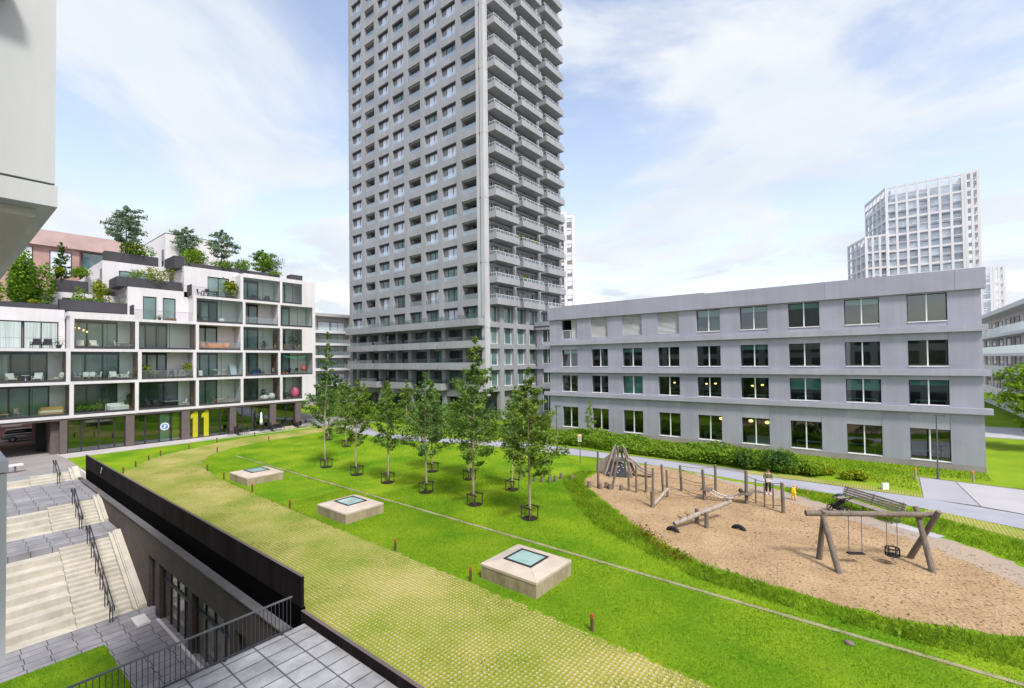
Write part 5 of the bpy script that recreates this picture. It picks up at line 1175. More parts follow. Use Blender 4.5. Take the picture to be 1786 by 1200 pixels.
a = MB()
for q in range(22): a.box(24.9, 28.8, 239.3, 246, 9 + q * 3.2, 9.3 + q * 3.2)
a.build('balcony', 'far_white', lt)
lattice_tower('lower white lattice tower just right of the tall one', (35, 264, 0), [((31.2, 261.9), (34.6, 261.9), 2, 44.2, 1, True), ((35.4, 261.9), (38.1, 261.9), 2, 44.2, 2, False), ((34.6, 268), (38.1, 268), 2, 44.2, 1, False), ((38.1, 261.9), (38.1, 268), 2, 44.2, 2, False)])
t = lattice_tower('slim white balcony frame of a tower peeking out behind the grey tower', (-62, 100, 0), [((-68, 93.5), (-61.1, 98.4), 2, 46, 2, False), ((-61.1, 98.4), (-59.5, 99.6), 2, 45.0, 1, False)])
a = MB()
for q in range(13): a.prism([(-68, 93.5), (-59.6, 99.5), (-62, 104), (-70, 98)], 5 + q * 3.2, 5.3 + q * 3.2)
a.build('slab', 'far_white', t); a = MB(); a.prism([(-68, 97), (-62.2, 101), (-64, 104), (-70, 99)], 2, 45.5); a.build('core', 'far_grey', t)

# ------------------------------------------------------------------ parked car seen through the passage
def car(label, loc, rz):
    t = thing('parked_car', label, 'car', loc, None, rz, local=True)
    secs = [(-2.35, .42, .78, .80), (-2.25, .35, .95, .86), (-1.5, .25, 1.0, .90), (-.6, .22, 1.0, .91), (.9, .22, .98, .91), (1.6, .25, .9, .88), (2.2, .32, .78, .80), (2.35, .42, .66, .70)]
    def loft(sc):
        m_ = MB(); n = 8
        for x, zb, zt, hw in sc:
            m_.v += [(x, -hw * .92, zb), (x, -hw, zb + (zt - zb) * .35), (x, -hw * .98, zt - .1), (x, -hw * .88, zt), (x, hw * .88, zt), (x, hw * .98, zt - .1), (x, hw, zb + (zt - zb) * .35), (x, hw * .92, zb)]
        for i in range(len(sc) - 1):
            for k in range(n): m_.f.append((i * n + k, i * n + (k + 1) % n, (i + 1) * n + (k + 1) % n, (i + 1) * n + k))
        m_.f.append(tuple(range(n))); m_.f.append(tuple(reversed(range((len(sc) - 1) * n, len(sc) * n)))); return m_
    loft(secs).build('body', 'silver', t, True)
    loft([(-2.2, .93, .98, .72), (-1.95, .95, 1.36, .68), (-1.4, .97, 1.46, .66), (.1, .97, 1.48, .66), (.75, .96, 1.40, .64), (1.45, .92, .97, .72)]).build('window', 'car_glass', t, True)
    loft([(-2.05, 1.40, 1.45, .60), (-1.4, 1.45, 1.51, .63), (.1, 1.46, 1.53, .63), (.7, 1.41, 1.46, .58)]).build('roof', 'silver', t, True)
    for x in (-1.45, 1.4):
        for y in (-.86, .86):
            a = MB(); a.tube([(x, y - .1, .33), (x, y + .1, .33)], .33, 20); w_ = a.build('wheel', 'rubber', t)
            a = MB(); a.tube([(x, y - .11, .33), (x, y + .11, .33)], .2, 14); a.build('rim', 'silver', w_)
    for y in (-.66, .66):
        MB().obox((-2.30, y, .82), .12, .3, .16).build('tail_light', 'tail', t); MB().obox((2.26, y, .66), .12, .3, .12).build('headlight', 'white_frame', t)
    MB().obox((-2.36, 0, .5), .08, 1.5, .18).build('bumper', 'rubber', t); MB().obox((-2.36, 0, .68), .02, .5, .11).build('number_plate', 'plastic_white', t)
    return t
car('silver estate car parked on the street behind the open passage, rear to the left', (-81.6, 7.6, 0), R(86))

# ------------------------------------------------------------------ street trees and park trees
front = [(-37.6, 11.6, 1.55, 'column'), (-33.0, 7.6, 1.35, 'spire'), (-29.0, 7.5, 1.45, 'spire'), (-24.7, 8.2, 1.9, 'spire'), (-20.1, 10.5, 2.15, 'spire'), (-15.85, 8.5, 2.05, 'spire')]
names = ['tallest thin young tree with a spire top at the left end of the front row', 'slim young tree, second from the left in the front row', 'slim young tree, third from the left in the front row', 'full young tree, third from the right in the front row', 'tall dark pointed young tree, second from the right in the front row', 'broad dense young tree nearest the playground at the right end of the front row']
for i, (x, h, wd, shp) in enumerate(front):
    tree(names[i], x, 21.3, 0, h, 2.3 + (.4 if i == 0 else 0), wd, 200 + i, [3300, 2500, 2600, 3900, 6300, 6500][i], .145 if i > 2 else .16, ('leaf_tree3', 'leaf_tree2', 'leaf_tree', 'leaf_tree3', 'leaf_tree', 'leaf_tree2')[i], 'bark', .075, 'spire', 'young trees on the lawn', nb=46 if i > 2 else 38)
backr = [(-54.1, 32.6, 6.5, 1.5, 'small young tree at the far left of the back row by the paver road'), (-45.0, 27.8, 7.0, 1.5, 'young back-row tree with pale trunk, second from the left'), (-40.8, 32.5, 7.0, 1.5, 'young back-row tree standing closest to the path'), (-28.9, 25.6, 7.2, 1.8, 'young back-row tree hidden behind the third front tree from the right'), (-24.7, 25.6, 7.0, 2.1, 'young back-row tree behind the tall dark one'), (-20.3, 25.3, 6.6, 1.3, 'small young back-row tree left of the row of log stumps'), (-50.6, 28.9, 6.6, 1.3, 'thin back-row tree between the two leftmost ones')]
for i, (x, y, h, wd, lb) in enumerate(backr):
    tree(lb, x, y, 0, h, 2.2, wd, 220 + i, [1900, 2200, 2300, 3400, 4000, 1300, 1600][i], .16, ('leaf_tree2', 'leaf_tree', 'leaf_tree2', 'leaf_tree', 'leaf_tree3', 'leaf_tree3', 'leaf_tree')[i], 'bark', .065, 'spire', 'young trees on the lawn', nb=36)
g0 = thing('tree_stakes', 'stakes', 'tree stakes', (0, 0, 0), 'stake frames round the young trees', 0, True)
for x in (-.33, .33):
    for y in (-.33, .33): a = MB(); a.cyl(x, y, 0, .78, .035, n=7); a.build('post', 'stake', g0)
for y in (-.33, .33): a = MB(); a.box(-.42, .42, y + .036, y + .062, .62, .70); a.build('rail', 'stake', g0)
a = MB(); a.box(-.362, -.336, -.40, .42, .60, .68); a.build('rail', 'stake', g0)
a = MB(); a.lathe((0, 0, 0), [(.46, .015), (.42, .05), (.2, .08), (.01, .09)], 16); a.build('mulch', 'mulch', g0)
spots = [(x, 21.3, n) for (x, h, w_, s_), n in zip(front, ('tallest thin front-row tree', 'second front-row tree from the left', 'third front-row tree from the left', 'third front-row tree from the right', 'second front-row tree from the right', 'rightmost front-row tree'))] + [(x, y, n) for (x, y, h, w_, l_), n in zip(backr, ('far left back-row tree', 'second back-row tree from the left', 'back-row tree closest to the path', 'back-row tree third from the right', 'back-row tree second from the right', 'small back-row tree by the log stumps', 'thin back-row tree'))]
for i, (x, y, n) in enumerate(spots):
    lb = 'dark stake frame with mulch under the ' + n
    if i == 0: g0.location = (x, y, 0); g0['label'] = lb
    else: dup(g0, None, (x, y, 0), R((i * 37) % 23 - 11), lb)
# shrubs before the tower, hedge before the office
for i, (x, y, r, h, n, lf) in enumerate([(-72, 44.5, 2.6, 2.0, 900, 'leaf_hedge'), (-66, 44.2, 2.4, 1.6, 900, 'leaf_hedge'), (-60.5, 44.0, 2.2, 2.6, 1100, 'leaf_bright'), (-56, 43.8, 2.3, 1.7, 900, 'leaf_hedge'), (-52, 44.6, 2.0, 3.0, 1200, 'leaf_bright'), (-48.2, 43.6, 1.9, 1.7, 900, 'leaf_hedge'), (-45, 43.4, 2.0, 3.2, 1300, 'leaf_hedge'), (-41.2, 42.8, 1.9, 2.2, 1100, 'leaf_hedge'), (-37.8, 42.4, 1.7, 1.5, 900, 'leaf_bright'), (-35.2, 43.6, 1.5, 1.4, 800, 'leaf_hedge'), (-80, 45, 2.6, 2.6, 900, 'leaf_dark'), (-90, 46, 3.0, 3.0, 900, 'leaf_hedge')]):
    shrub(f'shrub in the planting bed before the tower, {("third", "fourth", "fifth", "sixth", "seventh", "eighth", "ninth", "tenth", "eleventh", "twelfth", "second", "first")[i]} from the left', x, y, 0, r, h, 300 + i, n, .22, lf, 'shrubs in the bed before the tower', ry=1.6)
for i, (x, y, h, wd) in enumerate([(-57.5, 42.5, 6.2, 1.2), (-47.5, 42.0, 6.6, 1.5), (-33.6, 42.6, 6.0, 1.3), (-64.5, 43.0, 5.6, 1.3)]):
    tree(('young tree in the bed before the tower, second from the left', 'young tree in the bed before the tower corner', 'young tree beside the recessed link building', 'young tree in the bed before the tower, at the left')[i], x, y, 0, h, 1.4, wd, 330 + i, 1300, .2, 'leaf_bright' if i == 1 else 'leaf_hedge', 'bark', .06, 'spire', 'trees in the bed before the tower', nb=34)
rng = np.random.default_rng(11)
hp = [(-33, 41.6), (-24, 41.5), (-14, 41.1), (-9, 40.9), (-5.2, 41.0), (-3.4, 42.4), (-4.2, 44.4), (-8, 45.4), (-14, 46.5), (-20, 47.2), (-33, 48)]
P = scatter(hp, 52000, rng); hh = .55 + .55 * (np.sin(P[:, 0] * 1.3 + P[:, 1]) * np.sin(P[:, 1] * 1.7 + .4 * P[:, 0]) * .5 + .5) + .25 * np.sin(P[:, 0] * .45)
Z = hh * rng.uniform(.1, 1.05, len(P)) ** .6; Z *= np.where(P[:, 0] > -7, 1.25, 1)
tag(npmesh('hedge_planting', leafquads(np.column_stack([P, Z]), .17, rng), 4, 'leaf_strip', loc=(-18, 44, 0)), 'long uneven green planting strip along the foot of the office', 'planting', kind='stuff')
for i, (x, y, r, h, lf) in enumerate([(-6.4, 41.6, 1.25, 1.5, 'leaf_dark'), (-8.8, 41.6, 1.2, 1.3, 'leaf_dark'), (-11.3, 41.9, 1.2, 1.3, 'leaf_hedge'), (-4.4, 41.8, .9, .9, 'leaf_bright'), (-4.0, 42.8, 1.1, .7, 'leaf_yellow'), (-1.6, 42.2, .9, .6, 'leaf_yellow')]):
    shrub(('dark rounded shrub at the right end of the hedge behind the standing adult', 'dark shrub left of the rounded one in the office hedge', 'mid-green shrub, third dark clump from the right end of the hedge', 'light green low shrub at the hedge end', 'yellowish low shrub at the hedge end before the office', 'yellowish low ground shrub furthest right before the office')[i], x, y, 0, r, h, 350 + i, 1300, .15, lf, 'shrubs at the hedge end')
tree('thin young tree before the second ground-floor office window', -24.9, 44.6, 0, 4.4, 1.4, .7, 360, 420, .17, 'leaf_bright', 'bark', .04, 'spire', nb=22)
tree('full green tree at the right edge beyond the office corner', 11.6, 64.5, 0, 8.2, 1.4, 3.4, 361, 3600, .30, 'leaf_bright', 'bark_dark', .16, 'round', nb=60)
# far greenery behind
for i, (x, y) in enumerate([(-84, 60), (-92, 54), (28, 150), (42, 140)]):
    tree(('dark tree between the low balcony building and the tower', 'dark tree in front of the low balcony building', 'distant tree behind the right balcony building', 'distant tree at the far right')[i], x, y, 0, 6.5, 1.2, 2.4, 370 + i, 1200, .35, 'leaf_dark', 'bark_dark', .12, 'round', 'distant trees', nb=40)

# ------------------------------------------------------------------ skylights on the lawn
def skylight(label, x0, x1, y0, y1, h):
    t = thing('roof_light', label, 'skylight', ((x0 + x1) / 2, (y0 + y1) / 2, 0), 'skylights on the lawn')
    a = MB()
    a.box(x0 + .02, x1 - .02, y0 + .02, y1 - .02, -.1, h - .10); a.build('upstand', 'skyl_side', t)
    gx, gy = (x1 - x0) * .25, (y1 - y0) * .25; u0, u1, v0, v1 = x0 + gx, x1 - gx, y0 + gy, y1 - gy
    a = MB(); e = .006
    def slab(q):
        n = len(q); cx0 = sum(p[0] for p in q) / n; cy0 = sum(p[1] for p in q) / n
        q = [(p[0] + (cx0 - p[0]) * .006, p[1] + (cy0 - p[1]) * .006, p[2]) for p in q]
        a.add([(p[0], p[1], h - .098) for p in q] + q, [tuple(reversed(range(n))), tuple(range(n, 2 * n))] + [(i, (i + 1) % n, n + (i + 1) % n, n + i) for i in range(n)])
    hi = h + .15
    slab([(x0, y0, h), (x1, y0, h), (u1, v0, hi), (u0, v0, hi)]); slab([(x1, y0, h), (x1, y1, h), (u1, v1, hi), (u1, v0, hi)]); slab([(x1, y1, h), (x0, y1, h), (u0, v1, hi), (u1, v1, hi)]); slab([(x0, y1, h), (x0, y0, h), (u0, v0, hi), (u0, v1, hi)])
    a.build('cap', 'skyl_top', t)
    f = MB(); w_ = .09
    for q in ((u0, u1, v0, v0 + w_), (u0, u1, v1 - w_, v1), (u0, u0 + w_, v0 + w_, v1 - w_), (u1 - w_, u1, v0 + w_, v1 - w_)): f.box(*q, hi - .05, hi + .035)
    d = f.build('frame', 'dark_frame', t)
    MB().box(u0 + w_, u1 - w_, v0 + w_, v1 - w_, hi - .06, hi + .012).build('pane', 'skyl_glass', d)
skylight('nearest concrete skylight box with a square green glass pane and moss streaks', -13.17, -10.33, 14.25, 16.8, .62)
skylight('middle concrete skylight box on the lawn strip', -26.5, -23.45, 14.4, 16.95, .58)
skylight('farthest concrete skylight box near the curve of the paver road', -39.8, -36.6, 14.5, 17.2, .58)

# ------------------------------------------------------------------ bollards, lamps, signs, stumps
b0 = thing('bollard', 'b', 'bollard', (0, 0, 0), 'red capped bollards along the paver road', 0, True)
a = MB(); a.tube([(0, 0, -.05), (0, 0, .43)], .055, 9); a.build('post', 'rust', b0); a = MB(); a.lathe((0, 0, .43), [(.06, 0), (.06, .10), (.045, .125), (.001, .13)], 9); a.build('cap', 'redcap', b0)
BL = [(-7.7, 13.75, 'nearest red-capped bollard, on the lawn edge right of the big skylight'), (-13.35, 13.85, 'red-capped bollard touching the corner of the nearest skylight'), (-18.3, 13.85, 'red-capped bollard alone between the nearest and middle skylights'), (-28.8, 13.9, 'red-capped bollard left of the middle skylight'), (-34.8, 14.15, 'red-capped bollard just right of the farthest skylight'), (-40.3, 14.3, 'red-capped bollard at the left corner of the farthest skylight'), (-44.7, 14.6, 'red-capped bollard at the bend, next left of the farthest skylight'), (-49.4, 10.0, 'red-capped bollard close to the far end of the black wall, second in the outer curve'), (-51.6, 11.3, 'red-capped bollard third in the outer curve of the paver road'), (-54.0, 12.8, 'red-capped bollard fourth in the outer curve of the paver road'), (-55.9, 14.2, 'red-capped bollard fifth in the outer curve of the paver road'), (-57.6, 17.1, 'red-capped bollard sixth in the outer curve of the paver road'), (-59.8, 20.5, 'red-capped bollard seventh in the outer curve of the paver road'), (-60.8, 25.0, 'red-capped bollard in front of the left cafe table group'), (-53.0, 18.2, 'red-capped bollard on the inner bend of the paver road'), (-55.8, 24.5, 'red-capped bollard on the inner side opposite the cafe tables'), (-54.0, 8.45, 'red-topped bollard right behind the far end of the black wall')]
for i, (x, y, lb) in enumerate(BL):
    if i == 0: b0.location = (x, y, 0); b0['label'] = lb
    else: dup(b0, None, (x, y, 0), R(i * 50), lb)
b1 = thing('wooden_bollard', 'b', 'bollard', (0, 0, 0), 'orange topped wooden posts by the concrete apron', 0, True)
a = MB(); a.tube([(0, 0, -.05), (0, 0, .62)], .07, 9); a.build('post', 'timber_light', b1); a = MB(); a.lathe((0, 0, .62), [(.075, 0), (.075, .16), (.001, .18)], 9); a.build('cap', 'orangecap', b1)
for i, (x, y, lb) in enumerate([(1.75, 45.0, 'orange-topped wooden post left of the right lamp post'), (4.9, 46.2, 'orange-topped wooden post right of the right lamp post'), (7.4, 45.6, 'orange-topped wooden post furthest right beyond the office corner')]):
    if i == 0: b1.location = (x, y, 0); b1['label'] = lb
    else: dup(b1, None, (x, y, 0), 0, lb)
def lamp(label, x, y, h):
    t = thing('street_lamp', label, 'lamp post', (x, y, 0), 'slim grey lamp posts')
    a = MB(); a.tube([(x, y, 0), (x, y, .5), (x, y, .52), (x, y, h)], [.075, .075, .05, .04], 9); a.build('pole', 'steel', t)
    a = MB(); a.lathe((x, y, 0), [(.14, 0), (.14, .03), (.08, .05)], 10); a.build('foot', 'steel', t)
    a = MB(); a.obox((x + .16, y, h + .03), .62, .22, .09); d = a.build('lamp_head', 'steel', t); MB().obox((x + .22, y, h - .02), .36, .15, .02).build('diffuser', 'plastic_white', d)
lamp('slim grey lamp post near the left end of the office, by the path', -24.4, 37.3, 4.6); lamp('slim grey lamp post in front of the last ground-floor office window at right', 3.04, 46.0, 4.6)
t = thing('info_sign', 'small coloured information sign on a thin post by the playground', 'sign', (-20.7, 35.3, 0))
a = MB(); a.cyl(-20.7, 35.3, 0, 2.55, .035, n=8); a.build('post', 'steel', t)
MB().obox((-20.68, 35.22, 2.2), .30, .03, .62, R(40)).build('board', 'plastic_white', t)
for z_, m_ in ((2.32, 'orangecap'), (2.12, 'sign_blue'), (1.99, 'yellow')): MB().obox((-20.668, 35.201, z_), .24, .008, .10 if m_ != 'orangecap' else .2, R(40)).build('coloured_field', m_, t)
st_l = [(-21.8, 28.2, .3), (-20.35, 28.05, .42), (-19.8, 28.25, .40), (-19.3, 28.5, .46), (-19.1, 28.95, .44), (-19.2, 29.9, .42), (-18.4, 30.1, .34), (-16.3, 28.95, .45), (-15.5, 29.1, .40), (-15.25, 29.55, .42), (-14.9, 29.4, .38), (-14.17, 29.66, .36)]
nm_ = ['lowest log stump on the lawn, leftmost of the row', 'log stump, second from the left on the lawn', 'log stump, third from the left on the lawn', 'tall log stump, fourth from the left on the lawn', 'log stump, fifth from the left on the lawn', 'log stump set behind the others, sixth on the lawn', 'small log stump at the edge of the long grass', 'log stump on the woodchip at the left tip of the playground', 'log stump at the foot of the first tall playground pole', 'log stump between the two tall poles by the climbing hut', 'log stump at the foot of the leaning pole', 'log stump on the woodchip right of the leaning pole']
for i, (x, y, h) in enumerate(st_l):
    a = MB(); a.lathe((x, y, -.05), [(.13, 0), (.135, h * .5), (.125, h + .04), (.11, h + .05), (.001, h + .052)], 11); tag(a.build('log_stump', 'timber', smooth=False), nm_[i], 'log', 'log stumps to step on')

# ------------------------------------------------------------------ playground
def pole(x, y, h, r, label, lean=(0, 0)):
    a = MB(); a.tube([(x, y, -.1), (x + lean[0] * .5, y + lean[1] * .5, h * .5), (x + lean[0], y + lean[1], h - .04), (x + lean[0], y + lean[1], h)], [r * 1.08, r, r * .93, r * .7], 10)
    return tag(a.build('timber_pole', 'timber', smooth=False), label, 'pole', 'upright timber poles of the playground')
PZ = [(-15.7, 29.2, 2.6, .10, 'tallest timber pole left of the climbing hut', (0, 0)), (-14.84, 29.56, 2.1, .10, 'leaning timber pole in front of the dark climbing panel', (.35, .3)), (-13.7, 29.8, 2.06, .09, 'timber pole in front of the right edge of the climbing hut', (0, .05)), (-13.1, 29.7, 1.85, .08, 'short timber pole in front of the slide', (0, 0)), (-12.63, 30.2, 2.05, .10, 'timber pole to the right of the slide chute', (0, 0)), (-11.06, 27.44, 2.35, .09, 'foremost thin timber pole beside the low balance beam', (0, .1)), (-11.66, 30.74, 1.9, .10, 'timber pole behind the low balance beam, left of a close pair', (-.08, 0)), (-11.05, 29.9, 1.8, .09, 'timber pole at the far end of the low balance beam', (-.05, 0)), (-10.82, 31.9, 1.75, .10, 'timber pole in the middle holding two slack ropes', (-.08, 0)), (-8.98, 30.75, 1.92, .12, 'thick timber pole at the left platform of the rope bridge', (-.1, 0)), (-8.9, 32.94, 1.85, .10, 'timber pole behind the striped rope bridge', (0, 0)), (-6.7, 31.44, 2.05, .12, 'thick timber pole at the right platform of the rope bridge', (0, 0)), (-4.62, 30.8, 1.76, .12, 'thick timber pole at the right end near the yellow child', (-.05, 0))]
for p in PZ: pole(p[0], p[1], p[2], p[3] * .82, p[4], p[5])
for i, (x, y, h) in enumerate(((-6.26, 31.87, 1.52), (-5.7, 31.41, 1.43), (-5.24, 31.45, 1.49))): a = MB(); a.tube([(x, y, -.1), (x, y, h)], .045, 8); tag(a.build('timber_pole', 'timber'), f'thin timber stake, {("left", "middle", "right")[i]} of three in the rope fence', 'pole', 'thin stakes of the rope fence')
a = MB(); a.tube([(-11.05, 27.5, .12), (-11.05, 29.85, .55)], .10, 9); tag(a.build('balance_beam', 'timber_light'), 'low sloping timber balance beam between two poles', 'beam'); a = MB(); a.tube([(-11.06, 27.38, 0), (-11.06, 27.38, .95)], .12, 10); tag(a.build('log_stump', 'timber'), 'stout log post at the near end of the balance beam', 'log')
def rope(p, q, sag, label, m='rope', r=.022):
    p, q = Vector(p), Vector(q); pts = [p.lerp(q, i / 10) - Vector((0, 0, sag * 4 * (i / 10) * (1 - i / 10))) for i in range(11)]
    a = MB(); a.tube(pts, r, 6); return tag(a.build('rope', m, smooth=True), label, 'rope', 'ropes between the timber poles')
RP = [((-13.1, 29.7, .45), (-12.6, 30.2, .75), .05, 'short low rope between the poles by the slide'), ((-13.7, 29.8, .5), (-13.1, 29.7, .45), .06, 'low rope left of the short pole by the slide'), ((-12.6, 30.2, .5), (-11.1, 28.0, .6), .12, 'low rope towards the foremost thin pole'), ((-11.05, 29.9, 1.35), (-10.9, 31.9, .95), .12, 'rope descending from the close pair of poles to the middle pole'), ((-10.9, 31.9, .95), (-9.0, 30.75, 1.05), .1, 'upper slack rope between middle pole and rope bridge'), ((-10.85, 31.9, .6), (-9.0, 32.9, .55), .16, 'lower slack rope behind the rope bridge'), ((-10.85, 31.9, 1.7), (-8.95, 32.94, 1.7), .12, 'top rope between the middle pole and the rear pole'), ((-10.9, 29.9, .3), (-9.1, 30.7, .25), .12, 'lowest net rope left of the bridge'), ((-10.8, 31.8, .25), (-9.1, 30.7, .3), .1, 'second low net rope left of the bridge'), ((-6.7, 31.44, 1.75), (-4.68, 30.8, 1.7), .16, 'top rope of the fence in front of the adult'), ((-6.7, 31.44, .5), (-4.65, 30.8, .45), .2, 'bottom rope of the fence in front of the adult'), ((-11.66, 30.7, .6), (-11.1, 30, .6), .05, 'very short rope between the close pair of poles')]
for p, q, s_, lb in RP: rope(p, q, s_, lb)
t = thing('rope_bridge', 'sagging striped rope bridge between two small wooden platforms', 'rope bridge', (-7.8, 31.3, 0))
for y in (30.75, 31.35):
    pts = [Vector((-8.8, y, .62)).lerp(Vector((-6.9, y + .5, .62)), i / 12) - Vector((0, 0, .38 * 4 * (i / 12) * (1 - i / 12))) for i in range(13)]
    a = MB(); a.tube(pts, .05, 7); a.build('bridge_rope', 'rope_pale', t, True)
for i in range(1, 12):
    p = Vector((-8.8, 30.75, .62)).lerp(Vector((-6.9, 31.25, .62)), i / 12) - Vector((0, 0, .38 * 4 * (i / 12) * (1 - i / 12))); q = p + Vector((0, .6, 0)); a = MB(); a.tube([p, q], .035, 7); a.build('rung', 'timber_light', t)
for x, y in ((-8.95, 31.0), (-6.7, 31.5)): a = MB(); a.box(x - .28, x + .28, y - .42, y + .42, .6, .67); a.build('platform', 'timber', t)
MB().blob((-7.0, 31.35, .78), (.14, .12, .14)).build('knot', 'green_flag' if False else 'slate', t, True)
# climbing hut: cone of poles with dark climbing panel, plank wall and slide
t = thing('climbing_hut', 'conical climbing hut of leaning timber poles with dark climbing panel and slide', 'climbing frame', (-16.3, 33.5, 0))
cx0, cy0 = -16.2, 33.6
for k in range(13):
    a0 = 2 * math.pi * k / 13 + .2; r0 = 1.25
    if abs((a0 + 1.12 + math.pi) % (2 * math.pi) - math.pi) < .55: continue
    r1 = .42
    a = MB(); a.tube([(cx0 + r0 * math.cos(a0), cy0 + r0 * math.sin(a0), 0), (cx0 + r1 * math.cos(a0 + .1), cy0 + r1 * math.sin(a0 + .1), 2.0 + .12 * (k % 3))], [.085, .065], 8); a.build('pole', 'timber_light' if k % 3 else 'timber', t)
a = MB(); a.add([(-16.9, 32.55, .05), (-15.25, 32.95, .05), (-15.55, 33.25, 1.25), (-16.45, 33.05, 1.25), (-16.93, 32.6, .05), (-15.3, 33.02, .05), (-15.58, 33.32, 1.25), (-16.48, 33.12, 1.25)], [(0, 1, 2, 3), (7, 6, 5, 4), (0, 3, 7, 4), (1, 5, 6, 2), (3, 2, 6, 7), (0, 4, 5, 1)]); pn = a.build('climbing_panel', 'slate', t)
rr = random.Random(2)
for k in range(14): u, v = rr.uniform(.12, .88), rr.uniform(.12, .9); p = Vector((-16.9, 32.55, .05)).lerp(Vector((-15.25, 32.95, .05)), u).lerp(Vector((-16.45, 33.05, 1.25)).lerp(Vector((-15.55, 33.25, 1.25)), u), v); MB().blob(p + Vector((0, -.05, .02)), (.05, .05, .04), 7, 5).build('hold', 'cushion', pn)
a = MB()
for i in range(10): f = i / 9; a.obox((-17.9 + 1.15 * f, 33.1 + .1 * f, (.55 + .9 * f) / 2 + .15), .125, .05, .55 + 1.0 * f, 0, 0, 0)
a.build('plank_wall', 'timber_light', t)
a = MB(); a.cyl(cx0, cy0, 1.12, 1.2, .72, n=13); a.build('deck', 'timber', t)
sl_ = [(-15.7, 33.7, 1.3), (-15.2, 33.85, 1.0), (-14.6, 34.0, .5), (-14.1, 34.1, .28), (-13.7, 34.2, .25)]
a = MB()
for i in range(len(sl_) - 1):
    p, q = sl_[i], sl_[i + 1]; a.add([(p[0], p[1] - .24, p[2]), (q[0], q[1] - .24, q[2]), (q[0], q[1] + .24, q[2]), (p[0], p[1] + .24, p[2])], [(0, 1, 2, 3)])
sd_ = a.build('slide_chute', 'steel', t)
for dy in (-.27, .27): a = MB(); a.tube([(p[0], p[1] + dy, p[2] + .1) for p in sl_], .06, 7); a.build('slide_side', 'timber_light', t)
# seesaw with tyre stops
t = thing('seesaw', 'weathered timber seesaw resting on its left end', 'seesaw', (-7.7, 26.2, 0))
A_ = Vector((-8.75, 24.55, .28)); B_ = Vector((-6.75, 27.9, 1.0))
a = MB(); a.tube([A_, A_.lerp(B_, .5), B_], [.12, .13, .11], 10); a.build('beam', 'timber_light', t)
for px_, py_ in ((-8.05, 26.1), (-7.45, 25.75)): a = MB(); a.cyl(px_, py_, -.05, .82, .115, .10, 10); a.build('post', 'timber', t)
a = MB(); a.tube([(-8.1, 26.15, .62), (-7.4, 25.7, .62)], .035, 8); a.build('axle', 'steel', t)
for f in (.1, .22, .93): p = A_.lerp(B_, f); a = MB(); a.tube([(p.x - .18, p.y + .1, p.z + .24), (p.x + .18, p.y - .1, p.z + .24)], .022, 7); a.tube([(p.x, p.y, p.z + .1), (p.x, p.y, p.z + .24)], .022, 7); a.build('handle', 'steel', t)
for x, y, lb, rz in ((-8.7, 24.2, 'half-buried black tyre under the low end of the seesaw', R(60)), (-6.05, 26.5, 'half-buried black tyre right of the seesaw', R(60))):
    a = MB(); pts = [(x + .28 * math.cos(q) * math.cos(rz - 1.2), y + .28 * math.cos(q) * math.sin(rz - 1.2), .19 * math.sin(q) - .02) for q in np.linspace(-.1, math.pi + .1, 12)]; a.tube(pts, .10, 9); tag(a.build('tyre', 'rubber', smooth=True), lb, 'tyre', 'tyre stops of the seesaw')
# swing frame
t = thing('swing_frame', 'large timber swing frame with crossed log legs and a long log beam', 'swing', (-.5, 25.4, 0))
bz = 2.16; P0 = Vector((-2.75, 24.0, bz)); P1 = Vector((1.7, 26.95, bz + .02))
a = MB(); a.tube([P0, P0.lerp(P1, .5), P1], [.125, .115, .12], 12); a.build('beam', 'timber', t)
for p, q in (((-2.38, 24.75, -.1), (-2.1, 24.32, 2.3)), ((-1.54, 23.6, -.1), (-2.22, 24.42, 2.3)), ((.76, 27.3, -.1), (1.75, 26.5, 2.45)), ((1.5, 26.0, -.1), (1.02, 26.9, 2.42))): a = MB(); a.tube([p, q], [.125, .10], 11); a.build('leg', 'timber', t)
def onbeam(f): return P0.lerp(P1, f)
for f, k in ((.33, 0), (.43, 0), (.62, 1), (.70, 1)):
    p = onbeam(f); q = Vector((p.x + (.0), p.y, .5)); a = MB(); a.tube([p - Vector((0, 0, .1)), q], .014, 5); a.build('chain', 'steel', t)
p, q = onbeam(.32), onbeam(.44); d = (q - p).normalized(); c = (p + q) / 2
a = MB(); a.obox((c.x, c.y, .46), (q - p).length + .04, .22, .05, math.atan2(d.y, d.x)); a.build('flat_seat', 'rubber', t)
c = (onbeam(.62) + onbeam(.70)) / 2; a = MB()
for z_ in (.42, .72): a.tube([(c.x + .24 * math.cos(k * math.pi / 6), c.y + .24 * math.sin(k * math.pi / 6), z_) for k in range(13)], .035, 6)
for k in range(6): a.tube([(c.x + .24 * math.cos(k * math.pi / 3), c.y + .24 * math.sin(k * math.pi / 3), .42), (c.x + .24 * math.cos(k * math.pi / 3), c.y + .24 * math.sin(k * math.pi / 3), .72)], .028, 6)
a.box(c.x - .18, c.x + .18, c.y - .18, c.y + .18, .39, .43); a.build('bucket_seat', 'rubber', t, True)
